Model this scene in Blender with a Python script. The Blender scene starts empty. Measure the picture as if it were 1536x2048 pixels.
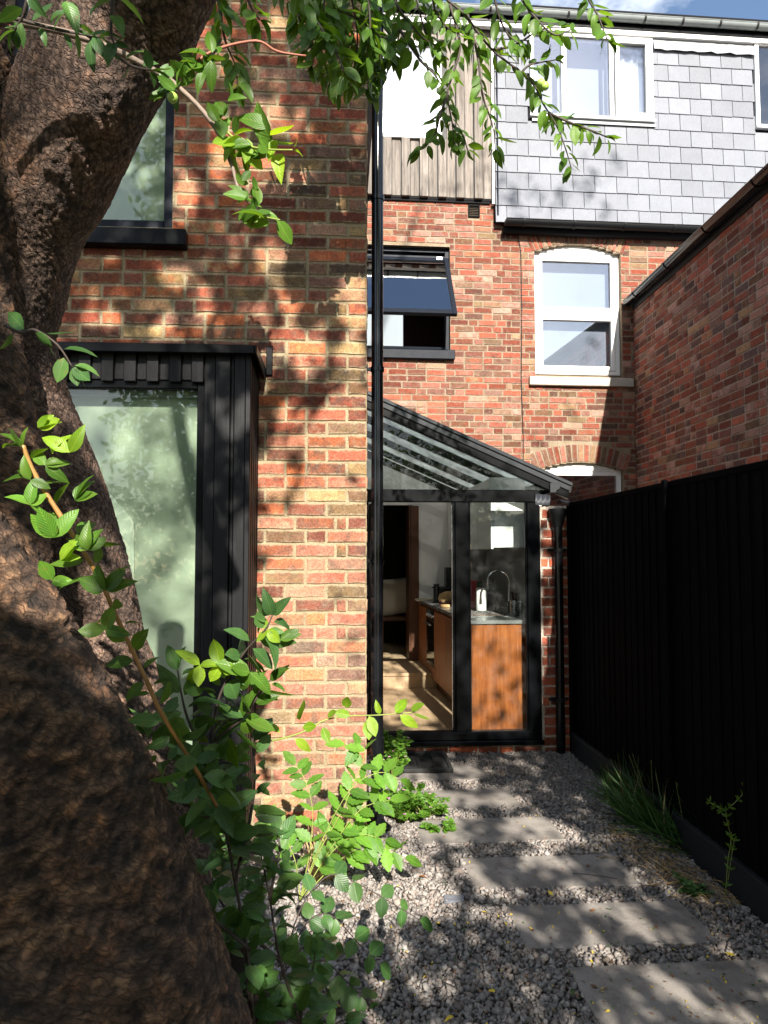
import bpy, bmesh, math, random
import numpy as np
from mathutils import Vector, Matrix, noise

R = math.radians
rng = random.Random(7)
nr = np.random.default_rng(11)
scene = bpy.context.scene
COL = scene.collection

# ------------------------------------------------------------------ camera, sky, sun, exposure
CAM_H, YAW, PITCH, F = 1.52, R(3.3), R(3.2), 1450.0
cam = bpy.data.objects.new('camera', bpy.data.cameras.new('camera'))
COL.objects.link(cam)
cam.location = (0, 0, CAM_H)
cam.rotation_euler = (R(90) + PITCH, 0, -YAW)
cam.data.sensor_fit = 'VERTICAL'
cam.data.sensor_height = 32.0
cam.data.sensor_width = 24.0
cam.data.lens = F / 2048 * 32.0
cam.data.clip_start = 0.05
cam.data.clip_end = 500
scene.camera = cam

SUN_EL, SUN_AZ = R(31.0), R(5.1)          # azimuth measured from straight behind the camera towards the right
TOSUN = Vector((math.cos(SUN_EL) * math.sin(SUN_AZ), -math.cos(SUN_EL) * math.cos(SUN_AZ), math.sin(SUN_EL)))
world = bpy.data.worlds.new('World')
scene.world = world
world.use_nodes = True
wn, wl = world.node_tree.nodes, world.node_tree.links
wn.clear()
w_out = wn.new('ShaderNodeOutputWorld')
w_bg = wn.new('ShaderNodeBackground')
w_sky = wn.new('ShaderNodeTexSky')
w_sky.sky_type = 'NISHITA'
w_sky.sun_disc = False
w_sky.sun_elevation = SUN_EL
w_sky.sun_rotation = R(180) - SUN_AZ
w_sky.air_density = 1.0
w_sky.dust_density = 0.6
w_sky.ozone_density = 1.5
w_tc = wn.new('ShaderNodeTexCoord')
w_map = wn.new('ShaderNodeMapping')
w_map.inputs['Scale'].default_value = (1.6, 1.6, 3.2)
w_map.inputs['Location'].default_value = (1.3, 0.7, 0.2)
w_noise = wn.new('ShaderNodeTexNoise')
w_noise.inputs['Scale'].default_value = 2.3
w_noise.inputs['Detail'].default_value = 9
w_noise.inputs['Roughness'].default_value = 0.6
w_ramp = wn.new('ShaderNodeValToRGB')
w_ramp.color_ramp.elements[0].position = 0.47
w_ramp.color_ramp.elements[1].position = 0.74
w_mix = wn.new('ShaderNodeMixRGB')
w_mix.inputs['Color2'].default_value = (11.0, 11.3, 11.8, 1)
wl.new(w_tc.outputs['Generated'], w_map.inputs['Vector'])
wl.new(w_map.outputs['Vector'], w_noise.inputs['Vector'])
wl.new(w_noise.outputs['Fac'], w_ramp.inputs['Fac'])
wl.new(w_ramp.outputs['Color'], w_mix.inputs['Fac'])
wl.new(w_sky.outputs['Color'], w_mix.inputs['Color1'])
wl.new(w_mix.outputs['Color'], w_bg.inputs['Color'])
w_bg.inputs['Strength'].default_value = 0.078
wl.new(w_bg.outputs['Background'], w_out.inputs['Surface'])

sun = bpy.data.objects.new('sun', bpy.data.lights.new('sun', 'SUN'))
COL.objects.link(sun)
sun.data.energy = 5.0
sun.data.angle = R(0.53)
sun.data.color = (1.0, 0.93, 0.82)
sun.location = TOSUN * 30
sun.rotation_euler = TOSUN.to_track_quat('Z', 'Y').to_euler()

scene.view_settings.view_transform = 'Standard'
scene.view_settings.look = 'None'
scene.view_settings.gamma = 1.0
scene.view_settings.use_curve_mapping = False
scene.view_settings.exposure = 1.45
scene.cycles.max_bounces = 8
scene.cycles.diffuse_bounces = 4
scene.cycles.glossy_bounces = 4
scene.cycles.transmission_bounces = 6
scene.cycles.transparent_max_bounces = 14
scene.cycles.caustics_reflective = False
scene.cycles.caustics_refractive = False
scene.cycles.sample_clamp_indirect = 6.0
scene.cycles.use_denoising = True

# ------------------------------------------------------------------ measuring helpers (photograph pixel -> point on a plane of the place)
CF = Vector((math.sin(YAW) * math.cos(PITCH), math.cos(YAW) * math.cos(PITCH), math.sin(PITCH)))
CR = Vector((math.cos(YAW), -math.sin(YAW), 0))
CU = CR.cross(CF)
CP = Vector((0, 0, CAM_H))
def ray(px, py): return CF + CR * ((px - 768) / F) + CU * ((1024 - py) / F)
def at_depth(px, py, d): return CP + ray(px, py) * d
def at_ground(px, py, z=0.0):
    r = ray(px, py); return CP + r * ((z - CAM_H) / r.z)
def project(p):
    v = Vector(p) - CP; d = v.dot(CF)
    return (768 + F * v.dot(CR) / max(d, 1e-4), 1024 - F * v.dot(CU) / max(d, 1e-4), d)
class Frame:
    """A vertical wall plane: local x along it, local y into it, z up."""
    def __init__(self, ox, oy, ang):
        self.o, self.a = Vector((ox, oy, 0)), ang
        self.m = Matrix.Translation(self.o) @ Matrix.Rotation(ang, 4, 'Z')
        self.mi = self.m.inverted()
    def at(self, px, py, d=0.0):
        r = self.mi.to_3x3() @ ray(px, py); c = self.mi @ CP
        t = (-d - c.y) / r.y
        return (c.x + r.x * t, c.z + r.z * t)
    def x(self, px, py=1000, d=0.0): return self.at(px, py, d)[0]
    def z(self, px, py, d=0.0): return self.at(px, py, d)[1]

# ------------------------------------------------------------------ object helpers
def put(o, parent=None):
    COL.objects.link(o)
    if parent is not None: o.parent = parent
    return o
def tag(o, label=None, cat=None, group=None, kind=None):
    if label: o['label'] = label
    if cat: o['category'] = cat
    if group: o['group'] = group
    if kind: o['kind'] = kind
    return o
def thing(name, label, cat, loc=(0, 0, 0), rz=0.0, group=None):
    o = bpy.data.objects.new(name, None)
    o.empty_display_size = 0.1
    o.location = loc; o.rotation_euler = (0, 0, rz)
    put(o); return tag(o, label, cat, group)
def part_empty(name, parent, loc=(0, 0, 0)):
    o = bpy.data.objects.new(name, None); o.location = loc; o.empty_display_size = 0.05
    return put(o, parent)
class MB:
    def __init__(self): self.v, self.f, self.uv = [], [], None
    def add(self, verts, faces):
        n = len(self.v); self.v += [tuple(p) for p in verts]; self.f += [tuple(i + n for i in f) for f in faces]; return self
    def box(self, x0, x1, y0, y1, z0, z1, m=None):
        p = [(x0, y0, z0), (x1, y0, z0), (x1, y1, z0), (x0, y1, z0), (x0, y0, z1), (x1, y0, z1), (x1, y1, z1), (x0, y1, z1)]
        if m is not None: p = [m @ Vector(q) for q in p]
        return self.add(p, [(0, 3, 2, 1), (4, 5, 6, 7), (0, 1, 5, 4), (1, 2, 6, 5), (2, 3, 7, 6), (3, 0, 4, 7)])
    def prism(self, pts, d0, d1, axis='y'):
        """pts: closed outline (a, b); extruded from d0 to d1 along axis ('y': (a,d,b), 'x': (d,a,b), 'z': (a,b,d))"""
        mk = {'y': lambda a, b, d: (a, d, b), 'x': lambda a, b, d: (d, a, b), 'z': lambda a, b, d: (a, b, d)}[axis]
        n = len(pts)
        return self.add([mk(a, b, d0) for a, b in pts] + [mk(a, b, d1) for a, b in pts],
                        [tuple(range(n))[::-1], tuple(range(n, 2 * n))] + [(i, (i + 1) % n, n + (i + 1) % n, n + i) for i in range(n)])
    def tube(self, path, rad, n=10, cap=True):
        path = [Vector(p) for p in path]
        if not hasattr(rad, '__len__'): rad = [rad] * len(path)
        base = len(self.v); up = None
        for i, p in enumerate(path):
            t = (path[min(i + 1, len(path) - 1)] - path[max(i - 1, 0)]).normalized()
            if up is None:
                up = Vector((0, 0, 1)) if abs(t.z) < 0.9 else Vector((1, 0, 0))
            s = t.cross(up).normalized(); up = s.cross(t).normalized()
            for k in range(n):
                a = 2 * math.pi * k / n
                self.v.append(tuple(p + (s * math.cos(a) + up * math.sin(a)) * rad[i]))
        for i in range(len(path) - 1):
            for k in range(n):
                a, b = base + i * n + k, base + i * n + (k + 1) % n
                self.f.append((a, b, b + n, a + n))
        if cap:
            self.f.append(tuple(base + k for k in range(n))[::-1])
            self.f.append(tuple(base + (len(path) - 1) * n + k for k in range(n)))
        return self
    def lathe(self, prof, c=(0, 0, 0), n=20):
        base = len(self.v); c = Vector(c)
        for r, z in prof:
            for k in range(n):
                a = 2 * math.pi * k / n; self.v.append((c.x + r * math.cos(a), c.y + r * math.sin(a), c.z + z))
        for i in range(len(prof) - 1):
            for k in range(n):
                a, b = base + i * n + k, base + i * n + (k + 1) % n
                self.f.append((a, b, b + n, a + n))
        self.f.append(tuple(base + k for k in range(n))[::-1])
        self.f.append(tuple(base + (len(prof) - 1) * n + k for k in range(n)))
        return self
    def sweep(self, prof, path_m, closed=True):
        """prof: list of (a, b); path_m: list of matrices carrying (a, 0, b)"""
        base = len(self.v); n = len(prof)
        for m in path_m:
            for a, b in prof: self.v.append(tuple(m @ Vector((a, 0, b))))
        for i in range(len(path_m) - 1):
            for k in range(n if closed else n - 1):
                a, b = base + i * n + k, base + i * n + (k + 1) % n
                self.f.append((a, b, b + n, a + n))
        if closed:
            self.f.append(tuple(base + k for k in range(n))[::-1])
            self.f.append(tuple(base + (len(path_m) - 1) * n + k for k in range(n)))
        return self
    def mesh(self, name, mat, smooth=False, bevel=0.0, seg=1):
        me = bpy.data.meshes.new(name)
        me.from_pydata(self.v, [], self.f)
        bm = bmesh.new(); bm.from_mesh(me)
        bmesh.ops.recalc_face_normals(bm, faces=bm.faces)
        if bevel > 0:
            ed = [e for e in bm.edges if len(e.link_faces) == 2 and e.calc_face_angle(0) > 0.6]
            bmesh.ops.bevel(bm, geom=ed, offset=bevel, offset_type='OFFSET', segments=seg, profile=0.5, affect='EDGES', clamp_overlap=True)
        bm.to_mesh(me); bm.free()
        if smooth:
            for p in me.polygons: p.use_smooth = True
        if mat is not None: me.materials.append(mat)
        return me
    def build(self, name, mat, parent=None, smooth=False, bevel=0.0, seg=1):
        o = bpy.data.objects.new(name, self.mesh(name, mat, smooth, bevel, seg))
        return put(o, parent)
def autosmooth(o, ang=40):
    me = o.data
    me.shade_smooth() if hasattr(me, 'shade_smooth') else None
    try: me.set_sharp_from_angle(angle=R(ang))
    except Exception: pass
    return o

# ------------------------------------------------------------------ materials
class NT:
    def __init__(self, name):
        self.m = bpy.data.materials.new(name); self.m.use_nodes = True
        self.t = self.m.node_tree; self.t.nodes.clear()
        self.out = self.t.nodes.new('ShaderNodeOutputMaterial')
    def n(self, typ, props=None, **inp):
        nd = self.t.nodes.new('ShaderNode' + typ)
        for k, v in (props or {}).items(): setattr(nd, k, v)
        for k, v in inp.items(): self.set(nd, k, v)
        return nd
    def set(self, nd, k, v):
        k = k.replace('_', ' ') if k not in nd.inputs.keys() else k
        if k.startswith('i') and k[1:].isdigit(): s = nd.inputs[int(k[1:])]
        else: s = nd.inputs[k]
        if hasattr(v, 'is_output'): self.t.links.new(v, s)
        else:
            if isinstance(v, tuple) and len(v) == 3 and s.type == 'RGBA': v = (*v, 1)
            s.default_value = v
    def math(self, op, a, b=0.0, clamp=False):
        nd = self.n('Math', {'operation': op, 'use_clamp': clamp}, i0=a, i1=b); return nd.outputs[0]
    def mix(self, f, a, b, typ='MIX'):
        nd = self.n('MixRGB', {'blend_type': typ}, Fac=f, Color1=a, Color2=b); return nd.outputs[0]
    def noise(self, vec, scale, detail=4, rough=0.55, dist=0.0):
        nd = self.n('TexNoise', None, Scale=scale, Detail=detail, Roughness=rough, Distortion=dist)
        if vec is not None: self.set(nd, 'Vector', vec)
        return nd.outputs['Fac']
    def ramp(self, f, stops, interp='LINEAR'):
        nd = self.n('ValToRGB', None, Fac=f); cr = nd.color_ramp; cr.interpolation = interp
        while len(cr.elements) < len(stops): cr.elements.new(0.5)
        for e, (p, c) in zip(cr.elements, stops):
            e.position = p; e.color = (*c, 1) if isinstance(c, tuple) else (c, c, c, 1)
        return nd.outputs['Color']
    def pos(self): return self.n('NewGeometry').outputs['Position']
    def mapv(self, vec, scale=(1, 1, 1), rot=(0, 0, 0), loc=(0, 0, 0)):
        nd = self.n('Mapping', None, Vector=vec); nd.inputs['Scale'].default_value = scale
        nd.inputs['Rotation'].default_value = rot; nd.inputs['Location'].default_value = loc; return nd.outputs[0]
    def rand(self):
        a = self.n('ObjectInfo').outputs['Random']; b = self.n('NewGeometry').outputs['Random Per Island']
        return self.math('FRACT', self.math('ADD', a, b))
    def bump(self, h, strength=0.3, dist=0.01, normal=None):
        nd = self.n('Bump', None, Strength=strength, Distance=dist, Height=h)
        if normal is not None: self.set(nd, 'Normal', normal)
        return nd.outputs['Normal']
    def principled(self, color, rough=0.6, normal=None, metal=0.0, spec=0.5, **kw):
        nd = self.n('BsdfPrincipled', None, Base_Color=color, Roughness=rough, Metallic=metal)
        self.set(nd, 'Specular IOR Level', spec)
        for k, v in kw.items(): self.set(nd, k, v)
        if normal is not None: self.set(nd, 'Normal', normal)
        return nd.outputs[0]
    def done(self, sh):
        self.t.links.new(sh, self.out.inputs['Surface']); return self.m

M = {}
def mat_brick(name, palette, mortar, smear=0.5, grime=0.5, whiten=0.3, salts_and_bounce=0.0):
    t = NT(name); r = t.rand(); P = t.pos()
    k = len(palette)
    c1 = t.ramp(r, [(i / k, palette[i]) for i in range(k)], 'CONSTANT')
    r2 = t.math('FRACT', t.math('MULTIPLY', r, 17.31))
    c2 = t.ramp(r2, [(i / k, palette[(i * 5 + 2) % k]) for i in range(k)], 'CONSTANT')
    r3 = t.math('FRACT', t.math('MULTIPLY', r, 53.77))
    off = t.n('CombineXYZ', None, X=t.math('MULTIPLY', r, 90.0), Y=t.math('MULTIPLY', r2, 70.0), Z=t.math('MULTIPLY', r3, 50.0)).outputs[0]
    V = t.n('VectorMath', {'operation': 'ADD'}, i0=P, i1=off).outputs[0]
    blot = t.ramp(t.noise(V, 13.0, 6, 0.65, 0.8), [(0.42, 0.0), (0.62, 1.0)])
    c = t.mix(t.math('MULTIPLY', blot, 0.75), c1, c2)
    # tone of the single brick
    c = t.mix(1.0, c, t.ramp(r3, [(0, 0.48), (0.5, 0.92), (1, 1.42)]), 'MULTIPLY')
    # burnt dark areas, pale dusty areas
    dark = t.ramp(t.noise(V, 14.0, 6, 0.65, 0.3), [(0.50, 0.0), (0.72, 1.0)])
    c = t.mix(t.math('MULTIPLY', dark, grime), c, (0.045, 0.033, 0.028))
    pale = t.ramp(t.noise(V, 22.0, 7, 0.7), [(0.52, 0.0), (0.75, 1.0)])
    c = t.mix(t.math('MULTIPLY', pale, whiten), c, mortar)
    if salts_and_bounce > 0:                                      # lime bloom at the foot of the wall, bounced light painted in with it
        hz = t.n('SeparateXYZ', None, Vector=P).outputs[2]
        f = t.math('SUBTRACT', 1.0, t.math('DIVIDE', t.math('SUBTRACT', hz, t.math('MULTIPLY', t.noise(P, 1.7, 5, 0.6), 1.3)), 1.5), True)
        f = t.math('MULTIPLY', f, t.ramp(t.noise(V, 11.0, 6, 0.7), [(0.30, 0.25), (0.62, 1.0)]))
        c = t.mix(t.math('MULTIPLY', f, salts_and_bounce), c, (0.52, 0.40, 0.33))
    fine = t.noise(P, 105.0, 5, 0.75)
    c = t.mix(0.8, c, t.ramp(fine, [(0.28, 0.30), (0.5, 0.95), (0.74, 1.75)]), 'MULTIPLY')
    pit = t.ramp(t.noise(V, 75.0, 4, 0.7), [(0.62, 0.0), (0.69, 1.0)])
    c = t.mix(t.math('MULTIPLY', pit, 0.6), c, (0.03, 0.022, 0.018))
    # mortar smeared over the arrises
    uv = t.n('UVMap').outputs[0]
    s = t.n('SeparateXYZ', None, Vector=uv)
    ex = t.math('MINIMUM', s.outputs[0], t.math('SUBTRACT', 1.0, s.outputs[0]))
    ez = t.math('MINIMUM', s.outputs[1], t.math('SUBTRACT', 1.0, s.outputs[1]))
    e = t.math('MINIMUM', t.math('MULTIPLY', ex, 3.0), ez)
    e = t.math('ADD', e, t.math('MULTIPLY', t.math('SUBTRACT', t.noise(V, 34.0, 6, 0.75), 0.5), 0.75))
    em = t.ramp(e, [(0.02, 1.0), (0.17, 0.0)])
    c = t.mix(t.math('MULTIPLY', em, smear), c, mortar)
    h = t.math('ADD', t.math('MULTIPLY', t.noise(V, 55.0, 6, 0.7), 0.7), t.math('MULTIPLY', fine, 0.3))
    nm = t.bump(h, 0.95, 0.008)
    M[name] = t.done(t.principled(c, 0.9, nm, spec=0.2))
def mat_mortar(name, col, col2):
    t = NT(name); P = t.pos()
    c = t.mix(t.ramp(t.noise(P, 6.0, 6, 0.65), [(0.3, 0.0), (0.7, 1.0)]), col, col2)
    c = t.mix(0.8, c, t.ramp(t.noise(P, 90.0, 5, 0.75), [(0.28, 0.4), (0.72, 1.6)]), 'MULTIPLY')
    nm = t.bump(t.noise(P, 80.0, 5, 0.7), 1.0, 0.008)
    M[name] = t.done(t.principled(c, 0.95, nm, spec=0.15))
def mat_plain(name, col, rough=0.5, var=0.15, scale=8.0, bump=0.1, bscale=60.0, metal=0.0, spec=0.5, specks=0.0):
    t = NT(name); P = t.pos()
    c = t.mix(t.noise(P, scale, 5, 0.6), tuple(x * (1 - var) for x in col), tuple(min(1, x * (1 + var)) for x in col))
    if specks > 0:
        sp = t.ramp(t.noise(P, 190.0, 3, 0.6), [(0.70, 0.0), (0.74, 1.0)])
        c = t.mix(t.math('MULTIPLY', sp, specks), c, (0.42, 0.38, 0.32))
    rg = t.math('ADD', rough - 0.08, t.math('MULTIPLY', t.noise(P, scale * 4, 4), 0.16))
    nm = t.bump(t.noise(P, bscale, 4, 0.6), bump, 0.004) if bump > 0 else None
    M[name] = t.done(t.principled(c, rg, nm, metal, spec))
def mat_wood(name, c1, c2, c3, rough=0.6, axis='z', scale=1.0, bump=0.25, spec=0.35):
    t = NT(name); P = t.pos(); r = t.rand()
    off = t.n('CombineXYZ', None, X=t.math('MULTIPLY', r, 13.0), Y=t.math('MULTIPLY', r, 29.0), Z=t.math('MULTIPLY', r, 47.0)).outputs[0]
    V = t.n('VectorMath', {'operation': 'ADD'}, i0=P, i1=off).outputs[0]
    sc = {'z': (14, 14, 0.8), 'y': (14, 0.8, 14), 'x': (0.8, 14, 14)}[axis]
    V2 = t.mapv(V, tuple(s * scale for s in sc))
    g = t.noise(V2, 3.0, 7, 0.65, 0.5)
    c = t.ramp(g, [(0.25, c1), (0.5, c2), (0.75, c3)])
    fine = t.noise(t.mapv(V, tuple(s * scale * 5 for s in sc)), 4.0, 4, 0.6)
    c = t.mix(0.5, c, t.ramp(fine, [(0.3, 0.55), (0.7, 1.35)]), 'MULTIPLY')
    c = t.mix(1.0, c, t.ramp(r, [(0, 0.8), (1, 1.15)]), 'MULTIPLY')
    nm = t.bump(t.math('ADD', g, fine), bump, 0.004)
    M[name] = t.done(t.principled(c, rough, nm, spec=spec))
def mat_glass(name, base=0.05, tint=(1, 1, 1), rough=0.0, gain=1.0, haze=0.0):
    t = NT(name)
    fr = t.n('Fresnel', None, IOR=1.5).outputs[0]
    fac = t.math('ADD', t.math('MULTIPLY', fr, gain), base, True)
    tr = t.n('BsdfTransparent', None, Color=tint).outputs[0]
    gl = t.n('BsdfGlossy', None, Color=(1, 1, 1), Roughness=rough)
    wob = t.bump(t.noise(t.pos(), 3.0, 2, 0.5), 0.05, 0.01)
    t.set(gl, 'Normal', wob)
    if haze > 0:
        P = t.pos()
        dirt = t.math('MULTIPLY', t.ramp(t.noise(P, 11.0, 7, 0.7), [(0.45, 0.0), (0.8, 1.0)]), haze)
        df = t.n('BsdfDiffuse', None, Color=(0.6, 0.6, 0.58)).outputs[0]
        tr = t.n('MixShader', None, Fac=dirt, i1=tr, i2=df).outputs[0]
    M[name] = t.done(t.n('MixShader', None, Fac=fac, i1=tr, i2=gl.outputs[0]).outputs[0])
def mat_leaf(name, c1, c2, c3, trans=0.45, gloss=0.35):
    t = NT(name); r = t.rand(); P = t.pos()
    c = t.ramp(r, [(0.0, c1), (0.55, c2), (1.0, c3)])
    uv = t.n('UVMap').outputs[0]
    s = t.n('SeparateXYZ', None, Vector=uv)
    rib = t.math('ABSOLUTE', t.math('SUBTRACT', s.outputs[1], 0.5))
    side = t.n('TexWave', {'wave_type': 'BANDS', 'bands_direction': 'X'}, Scale=3.0, Distortion=0.6)
    vec = t.n('CombineXYZ', None, X=t.math('ADD', s.outputs[0], t.math('MULTIPLY', rib, -0.7)), Y=0.0, Z=0.0).outputs[0]
    t.set(side, 'Vector', vec)
    veins = t.math('MULTIPLY', side.outputs['Fac'], 0.35)
    c = t.mix(veins, c, tuple(x * 1.45 for x in c3))
    mid = t.ramp(rib, [(0.0, 1.0), (0.04, 0.0)])
    c = t.mix(t.math('MULTIPLY', mid, 0.5), c, (c3[0] * 1.8, c3[1] * 1.6, c3[2] * 1.6))
    c = t.mix(0.35, c, t.ramp(t.noise(P, 60.0, 4, 0.6), [(0.3, 0.6), (0.7, 1.3)]), 'MULTIPLY')
    r2 = t.math('FRACT', t.math('MULTIPLY', r, 13.7)); spot = t.ramp(t.noise(P, 95.0, 4, 0.6), [(0.60, 0.0), (0.70, 1.0)])
    c = t.mix(t.math('MULTIPLY', spot, t.math('MULTIPLY', r2, 0.7)), c, (0.20, 0.13, 0.035))
    c = t.mix(1.0, c, t.ramp(r2, [(0, 0.72), (1, 1.3)]), 'MULTIPLY')
    nm = t.bump(t.math('ADD', side.outputs['Fac'], t.math('MULTIPLY', mid, -1.0)), 0.25, 0.002)
    pr = t.principled(c, gloss, nm, spec=0.4)
    tc = t.mix(1.0, c, (1.75, 1.5, 0.55), 'MULTIPLY')
    tl = t.n('BsdfTranslucent', None, Color=tc).outputs[0]
    M[name] = t.done(t.n('MixShader', None, Fac=trans, i1=pr, i2=tl).outputs[0])
mat_brick('brick_old', [(0.25, 0.066, 0.038), (0.38, 0.110, 0.046), (0.18, 0.112, 0.055), (0.29, 0.076, 0.042), (0.30, 0.195, 0.085), (0.17, 0.072, 0.050), (0.33, 0.185, 0.120), (0.27, 0.185, 0.090), (0.25, 0.062, 0.035), (0.13, 0.088, 0.060), (0.42, 0.125, 0.048), (0.21, 0.066, 0.042), (0.27, 0.130, 0.082), (0.26, 0.100, 0.062), (0.12, 0.066, 0.048), (0.33, 0.14, 0.085)],
          (0.35, 0.285, 0.185), smear=0.6, grime=0.6, whiten=0.26, salts_and_bounce=0.16)
mat_brick('brick_far', [(0.26, 0.070, 0.044), (0.30, 0.128, 0.096), (0.21, 0.055, 0.034), (0.28, 0.082, 0.050), (0.23, 0.150, 0.080), (0.17, 0.058, 0.042), (0.31, 0.170, 0.132), (0.25, 0.062, 0.034), (0.18, 0.092, 0.056), (0.15, 0.070, 0.050), (0.25, 0.155, 0.105), (0.30, 0.084, 0.050)],
          (0.29, 0.235, 0.185), smear=0.5, grime=0.42, whiten=0.34)
mat_brick('brick_side', [(0.33, 0.095, 0.060), (0.25, 0.068, 0.045), (0.36, 0.185, 0.145), (0.30, 0.080, 0.048), (0.31, 0.190, 0.105), (0.17, 0.075, 0.062), (0.36, 0.105, 0.058), (0.12, 0.075, 0.070), (0.40, 0.24, 0.20), (0.28, 0.070, 0.042), (0.22, 0.062, 0.042)],
          (0.33, 0.27, 0.22), smear=0.45, grime=0.55, whiten=0.30)
mat_brick('brick_pier', [(0.34, 0.075, 0.036), (0.38, 0.095, 0.042), (0.27, 0.062, 0.034), (0.30, 0.078, 0.042), (0.20, 0.060, 0.040)],
          (0.36, 0.30, 0.23), smear=0.45, grime=0.35, whiten=0.22)
mat_mortar('mortar_old', (0.36, 0.295, 0.19), (0.21, 0.17, 0.105))
mat_mortar('mortar_far', (0.29, 0.235, 0.175), (0.20, 0.150, 0.095))
mat_mortar('mortar_side', (0.52, 0.45, 0.38), (0.36, 0.31, 0.26))
mat_plain('black_paint', (0.005, 0.0055, 0.0065), 0.5, 0.3, 5, 0.12, 40, spec=0.25, specks=0.10)
mat_plain('black_pipe', (0.005, 0.0055, 0.007), 0.17, 0.3, 5, 0.04, 14, spec=0.5, specks=0.30)
mat_plain('black_frame', (0.003, 0.0035, 0.0045), 0.30, 0.2, 4, 0.03, 20, spec=0.14, specks=0.12)
mat_plain('blue_black_frame', (0.008, 0.011, 0.018), 0.5, 0.2, 4, 0.03, 20, spec=0.15, specks=0.10)
mat_plain('roof_bar', (0.035, 0.038, 0.043), 0.22, 0.25, 4, 0.04, 25, metal=0.35, specks=0.12)
mat_plain('grey_gutter', (0.20, 0.22, 0.22), 0.30, 0.3, 4, 0.05, 20)
mat_plain('white_upvc', (0.78, 0.78, 0.77), 0.35, 0.05, 6, 0.03, 20)
mat_plain('white_paint', (0.74, 0.74, 0.73), 0.6, 0.05, 3, 0.05, 30)
mat_plain('stone_sill', (0.40, 0.36, 0.31), 0.8, 0.3, 9, 0.3, 90)
mat_plain('lead', (0.24, 0.25, 0.26), 0.5, 0.35, 7, 0.25, 18, metal=0.3)
mat_plain('black_matte', (0.010, 0.010, 0.011), 0.8, 0.3, 6, 0.1, 40, spec=0.1)
mat_plain('blind_green', (0.66, 0.72, 0.58), 0.8, 0.04, 2, 0.05, 200)
mat_plain('paper_pale', (0.60, 0.64, 0.58), 0.8, 0.04, 3, 0.0)
mat_plain('net_curtain', (0.26, 0.29, 0.34), 0.8, 0.08, 3, 0.0)
mat_plain('curtain_grey', (0.34, 0.36, 0.40), 0.8, 0.1, 3, 0.0)
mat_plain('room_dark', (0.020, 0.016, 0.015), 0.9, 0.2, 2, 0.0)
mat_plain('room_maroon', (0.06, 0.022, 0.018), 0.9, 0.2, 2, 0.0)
mat_plain('grey_splash', (0.21, 0.21, 0.21), 0.35, 0.1, 3, 0.02, 20)
mat_plain('worktop_steel', (0.42, 0.42, 0.42), 0.28, 0.12, 9, 0.03, 60, metal=0.7)
mat_plain('chrome', (0.75, 0.75, 0.76), 0.12, 0.03, 4, 0.0, metal=1.0)
mat_plain('steel', (0.55, 0.55, 0.56), 0.26, 0.1, 9, 0.03, 40, metal=1.0)
mat_plain('black_plastic', (0.014, 0.014, 0.015), 0.35, 0.2, 5, 0.05, 60)
mat_plain('rubber', (0.011, 0.011, 0.011), 0.7, 0.3, 12, 0.3, 150)
mat_plain('white_ceramic', (0.80, 0.80, 0.79), 0.35, 0.03, 5, 0.03, 50)
mat_plain('red_card', (0.45, 0.020, 0.035), 0.45, 0.1, 9, 0.03, 40)
mat_plain('green_bottle', (0.025, 0.12, 0.045), 0.2, 0.2, 9, 0.0)
mat_plain('linen', (0.50, 0.43, 0.34), 0.85, 0.1, 9, 0.2, 260)
mat_plain('bread', (0.52, 0.33, 0.15), 0.8, 0.25, 30, 0.3, 120)
mat_plain('dark_red', (0.20, 0.012, 0.03), 0.5, 0.2, 10, 0.1, 60)
mat_plain('oven_glass', (0.006, 0.006, 0.007), 0.08, 0.1, 3, 0.0, spec=0.7)
mat_plain('terracotta', (0.36, 0.085, 0.04), 0.8, 0.2, 20, 0.2, 100)
mat_plain('plum', (0.34, 0.50, 0.10), 0.32, 0.12, 30, 0.04, 80)
mat_plain('cable', (0.012, 0.012, 0.014), 0.5, 0.1, 5, 0.0)
mat_wood('oak_unit', (0.20, 0.066, 0.020), (0.30, 0.108, 0.034), (0.38, 0.150, 0.052), 0.42, 'z', 1.0, 0.08)
mat_wood('oak_panel', (0.165, 0.046, 0.012), (0.25, 0.074, 0.020), (0.34, 0.115, 0.034), 0.35, 'z', 0.8, 0.08)
mat_wood('floor_wood', (0.38, 0.26, 0.15), (0.50, 0.36, 0.22), (0.58, 0.44, 0.29), 0.5, 'y', 0.6, 0.08)
mat_wood('dark_wood', (0.05, 0.018, 0.008), (0.085, 0.030, 0.012), (0.11, 0.04, 0.016), 0.5, 'z', 0.8, 0.1)
mat_wood('silvered_board', (0.070, 0.060, 0.053), (0.20, 0.175, 0.155), (0.31, 0.275, 0.245), 0.85, 'z', 0.9, 0.5, spec=0.15)
mat_wood('black_board', (0.003, 0.003, 0.004), (0.005, 0.005, 0.006), (0.009, 0.009, 0.011), 0.5, 'z', 1.0, 0.3, spec=0.22)
mat_wood('fence_board', (0.0014, 0.0014, 0.0019), (0.002, 0.002, 0.0027), (0.004, 0.004, 0.005), 0.75, 'z', 1.2, 0.35, spec=0.03)
mat_wood('gravel_board', (0.005, 0.006, 0.008), (0.007, 0.009, 0.012), (0.011, 0.013, 0.017), 0.7, 'y', 0.9, 0.3, spec=0.25)
mat_glass('pane_white', base=0.10, gain=2.2, rough=0.0, tint=(0.95, 0.97, 1.0))
mat_glass('pane_left', base=0.0, gain=0.9, tint=(0.92, 0.97, 0.92))
mat_glass('pane_kitchen', base=0.0, gain=0.7, tint=(0.95, 0.98, 0.97), haze=0.04)
mat_glass('pane_roof', base=0.0, gain=0.35, tint=(0.93, 0.97, 0.97), haze=0.05)
mat_glass('pane_sun', base=0.16, gain=2.0, rough=0.03, tint=(0.95, 0.97, 1.0))
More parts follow.
